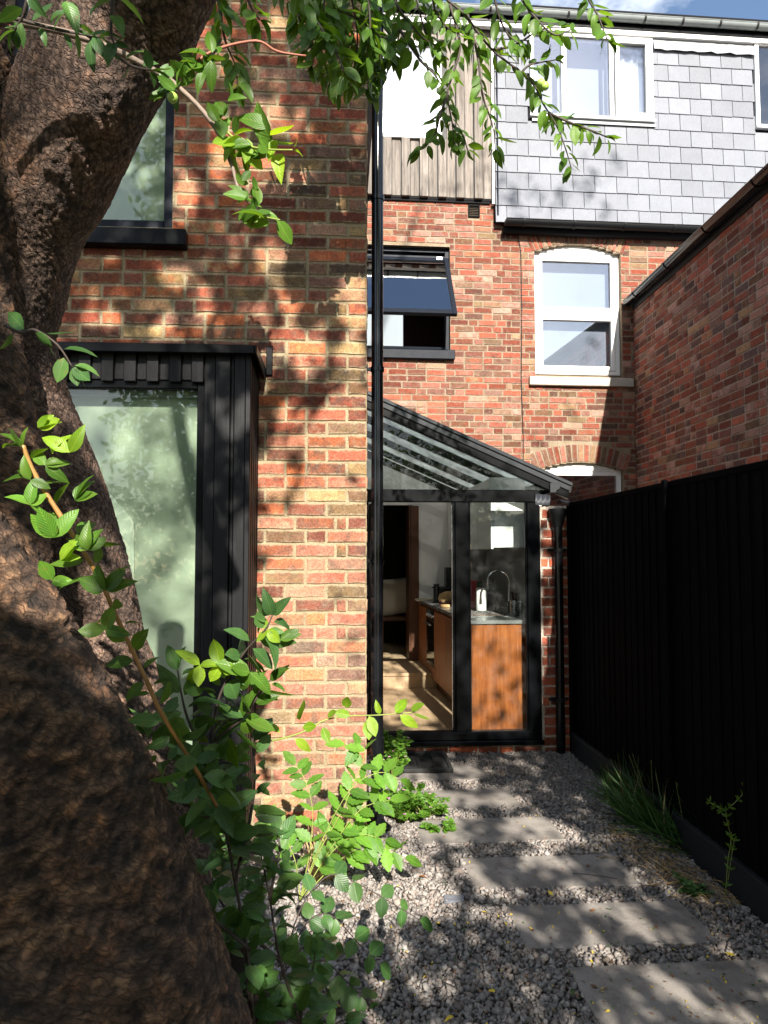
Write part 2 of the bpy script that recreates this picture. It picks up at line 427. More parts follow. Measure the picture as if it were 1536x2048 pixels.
mat_glass('pane_black', base=0.32, gain=1.8, tint=(0.85, 0.92, 0.98))
def mat_blind():
    t = NT('blind_green'); c = (0.70, 0.74, 0.66); P = t.pos()
    weave = t.bump(t.noise(P, 300.0, 2, .5), .1, .002)
    d = t.principled(c, .85, weave, spec=.1); tl = t.n('BsdfTranslucent', None, Color=c).outputs[0]
    M['blind_green'] = t.done(t.n('MixShader', None, Fac=.45, i1=d, i2=tl).outputs[0])
mat_blind()
def mat_opal():
    t = NT('opal_sheet'); P = t.pos()
    c = t.mix(t.ramp(t.noise(P, 9.0, 6, .7), [(.4, 0.0), (.75, 1.0)]), (0.50, 0.54, 0.55), (0.38, 0.41, 0.41))
    tl = t.n('BsdfTranslucent', None, Color=c).outputs[0]; df = t.n('BsdfDiffuse', None, Color=c).outputs[0]
    a = t.n('MixShader', None, Fac=.30, i1=tl, i2=df).outputs[0]
    M['opal_sheet'] = t.done(t.n('MixShader', None, Fac=.14, i1=a, i2=t.n('BsdfTransparent', None, Color=(.95, .97, .97)).outputs[0]).outputs[0])
mat_opal()
def mat_slate():
    t = NT('slate'); r = t.rand(); P = t.pos()
    off = t.n('CombineXYZ', None, X=t.math('MULTIPLY', r, 31.0), Y=0.0, Z=t.math('MULTIPLY', r, 57.0)).outputs[0]
    V = t.n('VectorMath', {'operation': 'ADD'}, i0=P, i1=off).outputs[0]
    c = t.mix(t.noise(V, 6.0, 5, 0.6), (0.138, 0.147, 0.172), (0.190, 0.200, 0.230))
    c = t.mix(1.0, c, t.ramp(r, [(0, 0.86), (1, 1.10)]), 'MULTIPLY')
    g = t.noise(t.mapv(V, (34, 34, 16), (0, R(28), 0)), 1.0, 6, 0.65, 1.2)
    nm = t.bump(g, 0.7, 0.010)
    M['slate'] = t.done(t.principled(c, 0.6, nm, spec=0.3))
mat_slate()

# ------------------------------------------------------------------ brickwork
def unit_brick(seed, w, h):
    """Worn brick of unit width and height; wobbling arrises, 10-sided face."""
    r = random.Random(seed); ch = 0.006
    P = [(-.5, -.5), (-.17, -.5), (.17, -.5), (.5, -.5), (.5, 0), (.5, .5), (.17, .5), (-.17, .5), (-.5, .5), (-.5, 0)]
    o = []
    for x, z in P:
        jx, jz = r.uniform(-1, 1) * 0.0024 / w, r.uniform(-1, 1) * 0.0024 / h
        o.append((x + jx - (0.0035 / w if x > .4 else -0.0035 / w if x < -.4 else 0) * r.random(), z + jz))
    v = [(x, 0.03, z) for x, z in o]
    v += [(x, -0.001 - r.random() * 0.002, z) for x, z in o]
    v += [(x - math.copysign(ch / w, x) * (abs(x) > .3) * r.uniform(.4, 1.3), -0.0065 + r.uniform(-1, 1) * 0.0012, z - math.copysign(ch / h, z) * (abs(z) > .3) * r.uniform(.4, 1.3)) for x, z in o]
    n = 10
    f = [(i, (i + 1) % n, n + (i + 1) % n, n + i) for i in range(n)] + [(n + i, n + (i + 1) % n, 2 * n + (i + 1) % n, 2 * n + i) for i in range(n)]
    f.append(tuple(range(2 * n, 3 * n)))
    return np.array(v), f
BW = {'s': (0.215, 0.066), 'h': (0.103, 0.066)}
BRICKS = {(k, i): unit_brick(i * 7 + (3 if k == 's' else 90), *BW[k]) for k in 'sh' for i in range(8)}
_bm = {}
def brick_mesh(key, mat):
    if (key, mat) not in _bm:
        v, f = BRICKS[key]
        me = bpy.data.meshes.new('brick'); me.from_pydata(v.tolist(), [], f)
        uvl = me.uv_layers.new(name='UVMap')
        vi = np.empty(len(me.loops), dtype=np.int32); me.loops.foreach_get('vertex_index', vi)
        uvl.data.foreach_set('uv', np.clip(v[vi][:, [0, 2]] + .5, 0, 1).ravel())
        me.materials.append(M[mat]); _bm[(key, mat)] = me
    return _bm[(key, mat)]
def joined(name, items, mat, parent, kind='stuff'):
    """items: (vertex array, faces, uv array per vertex or None) -> one mesh"""
    vs, fl, lt, uv, n = [], [], [], [], 0
    for v, f, u in items:
        vs.append(v)
        for q in f: fl.extend(i + n for i in q); lt.append(len(q))
        if u is not None: uv.append(u)
        n += len(v)
    V = np.concatenate(vs); fl = np.array(fl, dtype=np.int32); lt = np.array(lt, dtype=np.int32)
    return raw_mesh(name, V, fl, lt, mat, parent, np.concatenate(uv) if uv else None, kind)
def raw_mesh(name, V, loops, totals, mat, parent=None, vuv=None, kind=None, smooth=False):
    me = bpy.data.meshes.new(name)
    me.vertices.add(len(V)); me.vertices.foreach_set('co', np.ascontiguousarray(V, dtype=np.float32).ravel())
    me.loops.add(len(loops)); me.loops.foreach_set('vertex_index', np.ascontiguousarray(loops, dtype=np.int32))
    st = np.concatenate([[0], np.cumsum(totals)[:-1]]).astype(np.int32)
    me.polygons.add(len(totals)); me.polygons.foreach_set('loop_start', st); me.polygons.foreach_set('loop_total', np.ascontiguousarray(totals, dtype=np.int32))
    if smooth: me.polygons.foreach_set('use_smooth', np.ones(len(totals), dtype=bool))
    if vuv is not None:
        l = me.uv_layers.new(name='UVMap'); l.data.foreach_set('uv', vuv[loops].astype(np.float32).ravel())
    me.update(calc_edges=True); me.validate()
    if mat is not None: me.materials.append(mat)
    o = bpy.data.objects.new(name, me); put(o, parent)
    if kind: o['kind'] = kind
    return o
def cut(intervals, a, b):
    out = []
    for x, y in intervals:
        if b <= x or a >= y: out.append((x, y)); continue
        if a - x > 0.02: out.append((x, a))
        if y - b > 0.02: out.append((b, y))
    return out
def bricks(wall, frame, x0, x1, z0, z1, holes, mat, seed, seen=None, limit=300, headers=0.22, flemish=False, course=0.075, name='brick', ztop=None):
    """Courses of bricks on the face of `wall` (local frame); holes: f(z) -> (a, b) or None."""
    r = random.Random(seed); lst = []; ci = 0; z = z0
    while z + course * 0.5 < z1:
        zc = z + course / 2; iv = [(x0, x1)]
        for h in holes:
            for q in (zc - 0.03, zc + 0.03):
                ab = h(q)
                if ab: iv = cut(iv, *ab)
        for a, b in iv:
            x = x1 - (0 if ci % 2 == 0 else 0.1125); k = ci % 2
            seq = []; xx = x1; first = True
            while xx > x0:                                  # laid from the right-hand corner
                if first: w = 0.215 if ci % 2 == 0 else 0.103
                elif first is False and k == 99: w = 0.05
                elif flemish: w = 0.103 if (len(seq) + ci) % 2 else 0.215
                else: w = 0.103 if r.random() < headers else 0.215
                if len(seq) == 1 and ci % 2 and not flemish and r.random() < .45: w = 0.05
                first = False
                seq.append((xx - w, xx)); xx -= w + 0.010
            for p, q in seq:
                p2, q2 = max(p, a + 0.001), min(q, b - 0.001)
                if q2 - p2 < 0.018: continue
                lst.append((p2, q2, zc))
        z += course; ci += 1
    rank = []
    for i, (p, q, zc) in enumerate(lst):
        pw = frame.m @ Vector(((p + q) / 2, 0, zc)); px, py, d = project(pw)
        ok = d > 0 and -20 < px < 1556 and -20 < py < 2068 and (seen is None or seen(px, py))
        rank.append((-(q - p) / d ** 2 if ok else 1, i))
    rank.sort(); chosen = {i for s, i in rank[:limit] if s < 0}
    rest = []
    for i, (p, q, zc) in enumerate(lst):
        w = q - p; fam = 's' if w > 0.15 else 'h'; key = (fam, r.randrange(8))
        y = r.uniform(-0.0025, 0.0025); tilt = r.uniform(-1, 1) * R(0.5); dz = r.uniform(-1, 1) * 0.0015
        hh = 0.0655 * (course / 0.075) + r.uniform(-1, 1) * 0.0015
        if i in chosen:
            o = bpy.data.objects.new(name, brick_mesh(key, mat))
            o.location = ((p + q) / 2, y, zc + dz); o.rotation_euler = (0, tilt, 0)
            o.scale = (w, 1, hh); put(o, wall)
        else:
            v, f = BRICKS[key]; c, s = math.cos(tilt), math.sin(tilt)
            X, Z = v[:, 0] * w, v[:, 2] * hh
            nv = np.stack([X * c + Z * s + (p + q) / 2, v[:, 1] + y, -X * s + Z * c + zc + dz], 1)
            rest.append((nv, f, np.clip(v[:, [0, 2]] + .5, 0, 1)))
    if rest: joined('brickwork', rest, M[mat], wall)
def rect(xa, xb, za, zb): return lambda z: (xa, xb) if za < z < zb else None
def arch_fn(xa, xb, za, spring, crown):
    xm, hw = (xa + xb) / 2, (xb - xa) / 2; rise = crown - spring; Rr = (hw * hw + rise * rise) / (2 * rise); cz = crown - Rr
    def f(z):
        if za < z <= spring: return (xa, xb)
        if spring < z < crown:
            w = math.sqrt(max(Rr * Rr - (z - cz) ** 2, 0)); return (xm - w, xm + w)
        return None
    f.center, f.R, f.xm, f.hw = (xm, cz), Rr, xm, hw
    return f
def wall_core(name, parent, x0, x1, z0, z1, rects, thick, mat, y0=0.0):
    """A wall slab with rectangular holes: front, back and reveal faces only."""
    xs = sorted({x0, x1, *[min(max(v, x0), x1) for q in rects for v in q[:2]]}); zs = sorted({z0, z1, *[min(max(v, z0), z1) for q in rects for v in q[2:]]})
    def solid(i, j):
        if i < 0 or j < 0 or i >= len(xs) - 1 or j >= len(zs) - 1: return False
        cx, cz = (xs[i] + xs[i + 1]) / 2, (zs[j] + zs[j + 1]) / 2
        return not any(a < cx < b and c < cz < d for a, b, c, d in rects)
    mb = MB(); ya, yb = y0, y0 + thick
    for i in range(len(xs) - 1):
        for j in range(len(zs) - 1):
            if not solid(i, j): continue
            a, b, c, d = xs[i], xs[i + 1], zs[j], zs[j + 1]
            mb.add([(a, ya, c), (b, ya, c), (b, ya, d), (a, ya, d)], [(0, 1, 2, 3)])
            mb.add([(a, yb, c), (b, yb, c), (b, yb, d), (a, yb, d)], [(3, 2, 1, 0)])
            if not solid(i - 1, j): mb.add([(a, ya, c), (a, yb, c), (a, yb, d), (a, ya, d)], [(3, 2, 1, 0)])
            if not solid(i + 1, j): mb.add([(b, ya, c), (b, yb, c), (b, yb, d), (b, ya, d)], [(0, 1, 2, 3)])
            if not solid(i, j - 1): mb.add([(a, ya, c), (b, ya, c), (b, yb, c), (a, yb, c)], [(3, 2, 1, 0)])
            if not solid(i, j + 1): mb.add([(a, ya, d), (b, ya, d), (b, yb, d), (a, yb, d)], [(0, 1, 2, 3)])
    me = bpy.data.meshes.new(name); me.from_pydata(mb.v, [], mb.f); me.materials.append(mat)
    return put(bpy.data.objects.new(name, me), parent)
def arch_rects(f, za, spring, crown, n=12):
    xm, hw = f.xm, f.hw; out = []
    for i in range(n):
        a, b = xm - hw + 2 * hw * i / n, xm - hw + 2 * hw * (i + 1) / n
        m = (a + b) / 2 - xm
        out.append((a, b, za, f.center[1] + math.sqrt(max(f.R ** 2 - m * m, 0))))
    return out
def voussoirs(wall, f, n, length, mat, y=0.0, depth=0.08, seed=1):
    r = random.Random(seed); half = math.asin(min(1, f.hw / f.R)) + 0.02
    for i in range(n):
        a = -half + 2 * half * (i + .5) / n; wd = 2 * half * f.R / n
        key = ('s', r.randrange(8))
        o = bpy.data.objects.new('arch_brick', brick_mesh(key, mat))
        rr = f.R + length / 2 + 0.004
        o.location = (f.center[0] + math.sin(a) * rr, y - 0.002 + r.uniform(-1, 1) * 0.002, f.center[1] + math.cos(a) * rr)
        o.rotation_euler = (0, a + R(90), 0); o.scale = (length - 0.008, 1, wd - 0.009)
        put(o, wall)
def window(parent, x0, x1, z0, z1, y, fw, mat, glass, mullions=(), transoms=(), depth=0.07, sash=0.0, bead=None, name='window'):
    """Frame mesh with its panes as children; front of the frame at local y. Bars given as centre positions."""
    mb = MB()
    mb.box(x0, x0 + fw, y, y + depth, z0, z1); mb.box(x1 - fw, x1, y, y + depth, z0, z1)
    mb.box(x0 + fw, x1 - fw, y, y + depth, z0, z0 + fw); mb.box(x0 + fw, x1 - fw, y, y + depth, z1 - fw, z1)
    xs = [x0 + fw] + [v for c, w in mullions for v in (c - w / 2, c + w / 2)] + [x1 - fw]
    zs = [z0 + fw] + [v for c, w in transoms for v in (c - w / 2, c + w / 2)] + [z1 - fw]
    for c, w in mullions: mb.box(c - w / 2, c + w / 2, y + .001, y + depth - .001, z0 + fw, z1 - fw)
    for c, w in transoms:
        for i in range(0, len(xs), 2): mb.box(xs[i], xs[i + 1], y + .002, y + depth - .002, c - w / 2, c + w / 2)
    win = mb.build(name, mat, parent, bevel=0.004)
    for i in range(0, len(xs), 2):
        for j in range(0, len(zs), 2):
            a, b, c, d = xs[i], xs[i + 1], zs[j], zs[j + 1]
            if sash > 0:
                s = MB(); q = y - 0.008
                s.box(a + .004, a + sash, q, q + .05, c + .004, d - .004); s.box(b - sash, b - .004, q, q + .05, c + .004, d - .004)
                s.box(a + sash, b - sash, q, q + .05, c + .004, c + sash); s.box(a + sash, b - sash, q, q + .05, d - sash, d - .004)
                s.build('sash', mat, win, bevel=0.005)
                a, b, c, d = a + sash, b - sash, c + sash, d - sash
            g = MB().box(a - .003, b + .003, y + 0.022, y + 0.028, c - .003, d + .003).build('pane', glass, win)
    return win
def gutter(parent, p0, p1, r, mat, name='gutter', brackets=6, bmat=None, clip_r=1.05):
    """Half-round gutter between two local points (level) with its clips as children."""
    p0, p1 = Vector(p0), Vector(p1); t = (p1 - p0).normalized(); ang = math.atan2(t.y, t.x)
    prof = [(math.cos(a) * r, math.sin(a) * r) for a in [math.pi + math.pi * i / 12 for i in range(13)]] + [(math.cos(a) * (r - .004), math.sin(a) * (r - .004)) for a in [2 * math.pi - math.pi * i / 12 for i in range(13)]]
    prof = [(a, b) for a, b in prof]
    rot = Matrix.Rotation(ang - R(90), 4, 'Z')
    mb = MB().sweep(prof, [Matrix.Translation(p0) @ rot, Matrix.Translation(p1) @ rot])
    # rolled front lip and end stops
    g = mb.build(name, mat, parent); autosmooth(g, 35)
    n = Vector((t.y, -t.x, 0))
    lip = MB().tube([p0 + n * r, p1 + n * r], 0.006, 6).build('lip', mat, g)
    for e in (p0, p1):
        pts = [(math.cos(a) * r, math.sin(a) * r) for a in [math.pi + math.pi * i / 12 for i in range(13)]]
        MB().sweep(pts, [Matrix.Translation(e - t * .003) @ rot, Matrix.Translation(e + t * .003) @ rot]).build('end_stop', mat, g)
    for i in range(brackets):
        c = p0.lerp(p1, (i + .35) / brackets)
        pr = [(math.cos(a) * (r + .003), math.sin(a) * (r + .003)) for a in [math.pi + math.pi * k / 12 for k in range(13)]]
        pr += [(math.cos(a) * (r + .009), math.sin(a) * (r + .009)) for a in [2 * math.pi - math.pi * k / 12 for k in range(13)]]
        MB().sweep(pr, [Matrix.Translation(c - t * .012) @ rot, Matrix.Translation(c + t * .012) @ rot]).build('clip', bmat or mat, g)
    return g
# ================================================================== ground
g = MB(); N = 24
g.add([(-30, -30, -0.02), (30, -30, -0.02), (30, 45, -0.02), (-30, 45, -0.02)], [(0, 1, 2, 3)])
def mat_ground():
    t = NT('ground_grit'); P = t.pos()
    v = t.n('TexVoronoi', None, Vector=P, Scale=60.0)
    c = t.mix(v.outputs['Distance'], (0.20, 0.19, 0.18), (0.07, 0.062, 0.055))
    c = t.mix(t.noise(P, 3.0, 5), c, (0.10, 0.085, 0.065))
    nm = t.bump(v.outputs['Distance'], 0.9, 0.01)
    M['ground_grit'] = t.done(t.principled(c, 0.95, nm, spec=0.2))
mat_ground()
gr = g.build('ground', M['ground_grit']); tag(gr, 'grey gravelly ground of the back yard', None, None, 'structure')

# ================================================================== brick extension on the left
FL = Frame(0, 4.0, 0)
ext = thing('house_extension', 'old mottled brick house extension with a black timber-clad box window', 'house', FL.o)
XC = FL.x(733)
wz = FL.z(345, 430)
uw = (FL.x(16, 300), FL.x(347, 300), FL.z(345, 456), 4.85)         # upper window opening
BAYX = FL.x(518, 1200)
fh = rect(*uw)
bay_hole = rect(-2.4, BAYX - 0.02, -1, 2.50)
core = wall_core('wall', ext, -3.6, XC, -0.1, 5.7, [uw, (-2.3, BAYX - 0.05, 0.2, 2.45)], 0.24, M['mortar_old'])
def trunk_free(px, py):
    lim = np.interp(py, [0, 170, 330, 440, 600, 720, 1000, 1300, 1700], [420, 340, 280, 190, 120, 115, 200, 320, 480])
    return px > lim
bricks(core, FL, -3.6, XC, -0.08, 5.7, [fh, bay_hole], 'brick_old', 5, trunk_free, 300, 0.2)
side = wall_core('side_wall', ext, 0.02, 4.3, -0.1, 5.7, [], 0.2, M['mortar_old'])
side.location = (XC - 0.002, 0.0, 0); side.rotation_euler = (0, 0, R(90))
FS = Frame(XC, 4.0, R(90))
side_b = bricks(side, FS, 0.005, 4.3, -0.08, 5.7, [], 'brick_old', 8, None, 0, 0.2)
rf = MB(); rf.box(-3.6, XC + .15, -.15, .45, 5.7, 5.78).box(-3.6, XC + .15, 2.3, 4.2, 5.7, 5.78).box(-3.6, -2.9, .45, 2.3, 5.7, 5.78).box(-.5, XC + .15, .45, 2.3, 5.7, 5.78)
rf.build('roof', M['black_paint'], ext)                      # unseen opening added to let daylight down behind the blinds
bk = MB(); bk.box(-3.6, XC - .21, 2.35, 2.40, 0.0, 5.69).box(-3.65, -3.6, .2, 2.4, 0, 5.69).box(XC - .25, XC - .21, .245, 2.35, 0, 5.69).box(-3.6, XC - .25, .245, 2.35, -.05, 0)
bk.build('room', M['white_paint'], ext)
MB().box(-2.95, -.45, .40, 2.35, 5.785, 5.795).build('added_rooflight', M['pane_kitchen'], ext)
# upper window: frame, pane, sill, blind
win = window(ext, uw[0], uw[1], uw[2], uw[3], 0.03, 0.055, M['blue_black_frame'], M['pane_left'], depth=0.08)
MB().box(uw[0], uw[1], 0.17, 0.175, uw[2], uw[3]).build('blind', M['blind_green'], win)
zs0, zs1 = FL.z(360, 491, .07), FL.z(360, 457, .07)
MB().box(uw[0] - 0.03, FL.x(371, 470, .07), -0.075, 0.03, zs0, zs1).build('sill', M['black_frame'], win, bevel=0.006)

# black clad box window
BY = -0.40                                     # how far it stands out of the wall
b_x1 = FL.x(499, 1000, -BY)                    # right face
b_x0 = b_x1 - 1.75
b_top = FL.z(480, 692, -BY); b_bot = FL.z(480, 1648, -BY)
g_x1 = FL.x(396, 1000, -BY); g_top = FL.z(396, 771, -BY)
bay = MB()
bay.box(b_x0, b_x1 - .024, BY + .024, -0.01, b_top - 0.02, b_top)              # top deck under the cap
bay.box(b_x1 - .10, b_x1 - .024, BY + .024, -0.012, b_bot, b_top - .02)          # right carcass
bay.box(b_x0, b_x0 + .08, BY + .024, -0.012, b_bot, b_top - .02)
bay.box(b_x0, b_x1 - .024, BY + .024, -0.012, b_bot - .03, b_bot)
bay.box(g_x1 + .03, b_x1 - .10, BY + .024, BY + .06, b_bot, b_top - .02)
bay.box(b_x0 + .08, g_x1 + .03, BY + .024, BY + .06, g_top + .035, b_top - .02)
bo = bay.build('box_bay', M['black_board'], ext)
# boards over the glass
x = g_x1 + 0.02; k = 0
while x > b_x0 + .05:
    w = 0.062 if k % 2 == 0 else 0.048
    d = 0.0 if k % 2 == 0 else 0.016
    MB().box(x - w, x - .002, BY + d + .002, BY + .0235, g_top + 0.03 - (.0 if k % 2 else .012), b_top - .022).build('board', M['black_board'], bo, bevel=0.003)
    x -= w; k += 1
# boards to the right of the glass
for a, b, d in ((g_x1 + .022, g_x1 + .075, .012), (g_x1 + .077, g_x1 + .150, .0), (g_x1 + .152, g_x1 + .168, .014), (g_x1 + .170, b_x1 - .026, .002)):
    MB().box(a, b, BY + d, BY + .0235, b_bot, b_top - .022).build('board', M['black_board'], bo, bevel=0.003)
MB().box(b_x1 - .025, b_x1, BY - .004, BY + .03, b_bot, b_top - .022).build('corner_post', M['black_board'], bo, bevel=0.003)
y = BY + .034; k = 0
while y < -0.03:
    w = 0.05 if k % 2 == 0 else 0.03
    MB().box(b_x1 - .0238, b_x1 - (0.004 if k % 2 == 0 else 0.014), y, y + w - .003, b_bot, b_top - .022).build('board', M['black_board'], bo, bevel=0.003)
    y += w; k += 1
# window in the bay
wb = window(ext, b_x0 + .08, g_x1 + .028, b_bot + .001, g_top + .034, BY + .030, 0.045, M['black_frame'], M['pane_left'], depth=0.06)
MB().box(b_x0 + .10, g_x1 - .005, BY + .15, BY + .155, b_bot + .02, g_top + .02).build('blind', M['blind_green'], wb)
MB().box(b_x0 + .10, g_x1 - .002, BY + .11, BY + .17, g_top - .035, g_top + .005).build('blind_rail', M['curtain_grey'], wb)
pz = lambda px, py: FL.at(px, py, -BY - .14)
MB().prism([pz(199, 962), pz(250, 1022), pz(268, 1045), pz(268, 1400), pz(199, 1400)], BY + .143, BY + .147).build('paper_sheet', M['paper_pale'], wb)
# cap with its sloping end
cap = MB()
cz = b_top - 0.022
cap.box(b_x0 - .03, b_x1 + .022, BY - .045, -0.004, cz, cz + .018)
cap.box(b_x0 - .03, b_x1 + .022, BY - .052, BY - .040, cz - .030, cz + .016)
cap.prism([(BY - .052, cz + .014), (BY - .052, cz - .03), (BY - .01, cz - .032), (-.05, cz - .048), (-.004, cz - .050), (-.004, cz + .014)], b_x1 + .0225, b_x1 + .034, 'x')
cap.build('cap', M['black_frame'], ext, bevel=0.004)
MB().box(b_x1 + .035, FL.x(546, 720), -0.022, -0.008, FL.z(540, 752), FL.z(540, 694)).build('flashing', M['black_frame'], ext, bevel=0.003)

# ------------------------------------------------------------------ rainwater pipe at the corner
pp = at_depth(754.5, 1100, 4.06); PX, PY = pp.x, pp.y
pipe = thing('drainpipe', 'tall black drainpipe at the corner of the left brick wall', 'drainpipe', (PX, PY, 0))
r = 0.0335
MB().lathe([(r, 0.05), (r, 5.6)], n=28).build('pipe', M['black_pipe'], pipe, smooth=False)
autosmooth(pipe.children[0], 40)
zpx = lambda py: CAM_H + (at_depth(754, py, 4.06).z - CAM_H)
for py in (1480,):
    z = zpx(py); autosmooth(MB().lathe([(r + .0005, z - .05), (r + .005, z - .048), (r + .005, z + .03), (r + .0005, z + .032)], n=28).build('collar', M['black_pipe'], pipe))
for py in (378, 734, 1122):
    z = zpx(py); c = MB().lathe([(r + .0005, z - .012), (r + .006, z - .012), (r + .006, z + .012), (r + .0005, z + .012)], n=28)
    c.box(-(PX - XC) + .004, -r + .004, -.009, .009, z - .009, z + .009)
    c.box(-(PX - XC) + .002, -(PX - XC) + .008, -.03, .05, z - .022, z + .022)
    c.build('clip', M['black_pipe'], pipe)
sh = MB().lathe([(r + .006, 0.0), (r + .009, .02), (r + .009, .05), (r + .005, .052), (r + .005, .12), (r + .0005, .122)], n=28)
autosmooth(sh.build('shoe', M['black_pipe'], pipe))
ft = MB().tube([(0, 0, .05), (.02, -.03, .03), (.045, -.065, .018)], [.036, .037, .040], 18); autosmooth(ft.build('outlet', M['black_pipe'], pipe))

# ================================================================== terrace behind: left house with the timber dormer
FF = Frame(1.5, 8.3, R(1.5))
hA = thing('terraced_house', 'sunlit red brick terraced house with weathered timber dormer and tilted black window', 'house', FF.o, FF.a)
hB = thing('terraced_house', 'red brick terraced house with pale slate-hung dormer and white windows', 'house', FF.o, FF.a, None)
XP = FF.x(1041, 700)
x_l = -1.36
zA = FF.z(870, 398); zB = FF.z(1200, 452)
bwin = (FF.x(700, 600), FF.x(900, 600), FF.z(900, 700), FF.z(900, 494))
kit = (x_l + 0.02, 0.80 - 1.5, -0.1, 2.10)
ventr = (FF.x(936, 420), FF.x(959, 420), FF.z(947, 435), FF.z(947, 411))
wA = wall_core('wall', hA, x_l - .05, XP, -0.1, zA, [bwin, kit], 0.24, M['mortar_far'])
bricks(wA, FF, x_l, XP, 2.0, zA - .01, [rect(*bwin), rect(*kit), rect(*ventr)], 'brick_far', 21,
       lambda px, py: px > 736 and (py < 780 + (px - 766) * 0.52), 300, 0.3)
# black top-hung window, swung open
zh = FF.z(895, 516); L = 1.02; ph = R(33.5)
fr = MB(); a, b, c, d = bwin; fw = .05
for q in ((a, a + fw, c, d), (b - fw, b, c, d), (a + fw, b - fw, c, c + fw), (a + fw, b - fw, d - fw, d)):
    fr.box(q[0], q[1], .06, .14, q[2], q[3])
fr.box(a + fw, b - fw, .062, .138, zh + .01, zh + .045)
fo = fr.build('window', M['blue_black_frame'], hA, bevel=.004)
sa = MB(); sw = .05
x0, x1 = a + .02, b - .012
for q in ((x0, x0 + sw, -L, 0), (x1 - sw, x1, -L, 0), (x0 + sw, x1 - sw, -L, -L + .065), (x0 + sw, x1 - sw, -sw, 0)): sa.box(q[0], q[1], -.02, .03, q[2], q[3])
so = sa.build('sash', M['blue_black_frame'], fo, bevel=.004); so.location = (0, .045, zh); so.rotation_euler = (-ph, 0, 0)
gl = MB().box(x0 + sw - .004, x1 - sw + .004, 0.0, .008, -L + .06, -sw + .004).build('pane', M['pane_black'], fo); gl.location = (0, .045, zh); gl.rotation_euler = (-ph, 0, 0)
for q in (x0 + .12, x1 - .14): MB().box(q, q + .06, .01, .03, zh - .02, zh + .012).build('hinge', M['steel'], fo)
MB().tube([(x1 - .03, .12, c + .55), (x1 - .03, -.18, c + .36)], .008, 6).build('stay', M['black_frame'], fo)
MB().box(a - .02, b + .045, -.07, .05, FF.z(900, 718, .07), FF.z(900, 699, .07)).build('sill', M['blue_black_frame'], fo, bevel=.006)
rm = MB(); rm.box(a - .3, b + .3, 1.35, 1.4, c - .4, d + .4).box(a - .3, a - .26, .25, 1.4, c - .4, d + .4).box(b + .26, b + .3, .25, 1.4, c - .4, d + .4).box(a - .3, b + .3, .25, 1.4, d + .2, d + .24).box(a - .3, b + .3, .25, 1.4, c - .25, c - .21)
rm.build('room', M['room_maroon'], hA)
MB().box(a + .02, FF.x(806, 660, -.3), .30, .315, c - .05, d).build('roller_blind', M['white_paint'], fo)
# vent
ve = MB(); a, b, c, d = ventr
for q in ((a, a + .014, c, d), (b - .014, b, c, d), (a, b, c, c + .014), (a, b, d - .014, d)): ve.box(q[0], q[1], -.022, .03, q[2], q[3])
vo = ve.build('vent', M['black_matte'], hA, bevel=.002)
MB().box(a + .012, b - .012, .012, .028, c + .012, d - .012).build('vent_backing', M['black_matte'], vo)
for i in range(6):
    z = c + .016 + (d - c - .03) * i / 6
    MB().box(a + .012, b - .012, -.012, .010, z, z + .005, Matrix.Translation((0, 0, 0))).build('louvre', M['black_matte'], vo)
# timber dormer
dY = -0.06
dx1 = FF.x(984, 300, -dY); zc0 = FF.z(870, 392, -dY); zt = FF.z(870, 62, -dY) + .1
dw = (FF.x(690, 200, -dY), FF.x(884, 200, -dY), FF.z(870, 277, -dY), FF.z(870, 82, -dY))
wall_core('dormer', hA, x_l, dx1, zc0 + .02, zt, [dw], 0.2, M['black_paint'], dY + .03)
dorm = [c for c in hA.children if c.name.startswith('dormer')][0]
x = dx1 - .004; k = 0
while x > x_l + .05:
    w = 0.108
    zlo, zhi = zc0 - (.012 if k % 2 else 0), zt - .02
    for (za, zb) in (((zlo, dw[2] - .012), (dw[3] + .01, zhi)) if x - w * .7 < dw[1] else ((zlo, zhi),)):
        if zb - za < .05: continue
        bd = MB().box(x - w + .007, x - .004, dY + (.0 if k % 2 else .018) - (.016 if k % 2 else 0), dY + .0285, za, zb).build('board', M['silvered_board'], dorm, bevel=.003)
    if k % 1 == 0 and x - w > x_l:
        pass
    x -= w; k += 1
MB().box(x_l, dx1 - .02, dY + .031, dY + .09, zc0 - .05, zc0 + .015).build('shadow_gap', M['black_matte'], hA)
MB().box(x_l, FF.x(988, 400), -.035, .02, FF.z(900, 402), FF.z(900, 395)).build('drip_strip', M['black_matte'], hA)
MB().box(dx1 - .002, FF.x(988, 300, -dY) + .004, dY - .012, .06, zc0 - .07, zt).build('white_trim', M['white_upvc'], hA, bevel=.003)
wd = window(hA, dw[0], dw[1], dw[2], dw[3], dY + .012, .055, M['white_upvc'], M['pane_sun'], depth=.07)
MB().box(dw[0], dw[1], dY + .12, dY + .125, dw[2], dw[3]).build('blind', M['white_paint'], wd)
MB().box(dw[0] - .02, dw[1] + .02, dY - .02, dY + .011, dw[2] - .012, dw[2] + .006).build('sill', M['white_upvc'], wd, bevel=.003)
# cable from the eaves down the party line
cp = [FF.at(1010, 455), FF.at(1026, 462), FF.at(1036, 478), FF.at(1041, 500), FF.at(1043, 620), FF.at(1042, 760), FF.at(1046, 880), FF.at(1046, 1080)]
cb = thing('wall_cable', 'thin black cable running down the wall between the two brick houses', 'cable', FF.o, FF.a)
MB().tube([(x, -.012, z) for x, z in cp], .005, 6).build('wire', M['cable'], cb)
for i in (3, 4, 5, 6): MB().box(cp[i][0] - .009, cp[i][0] + .009, -.02, -.004, cp[i][1] - .006, cp[i][1] + .006).build('clip', M['cable'], cb)

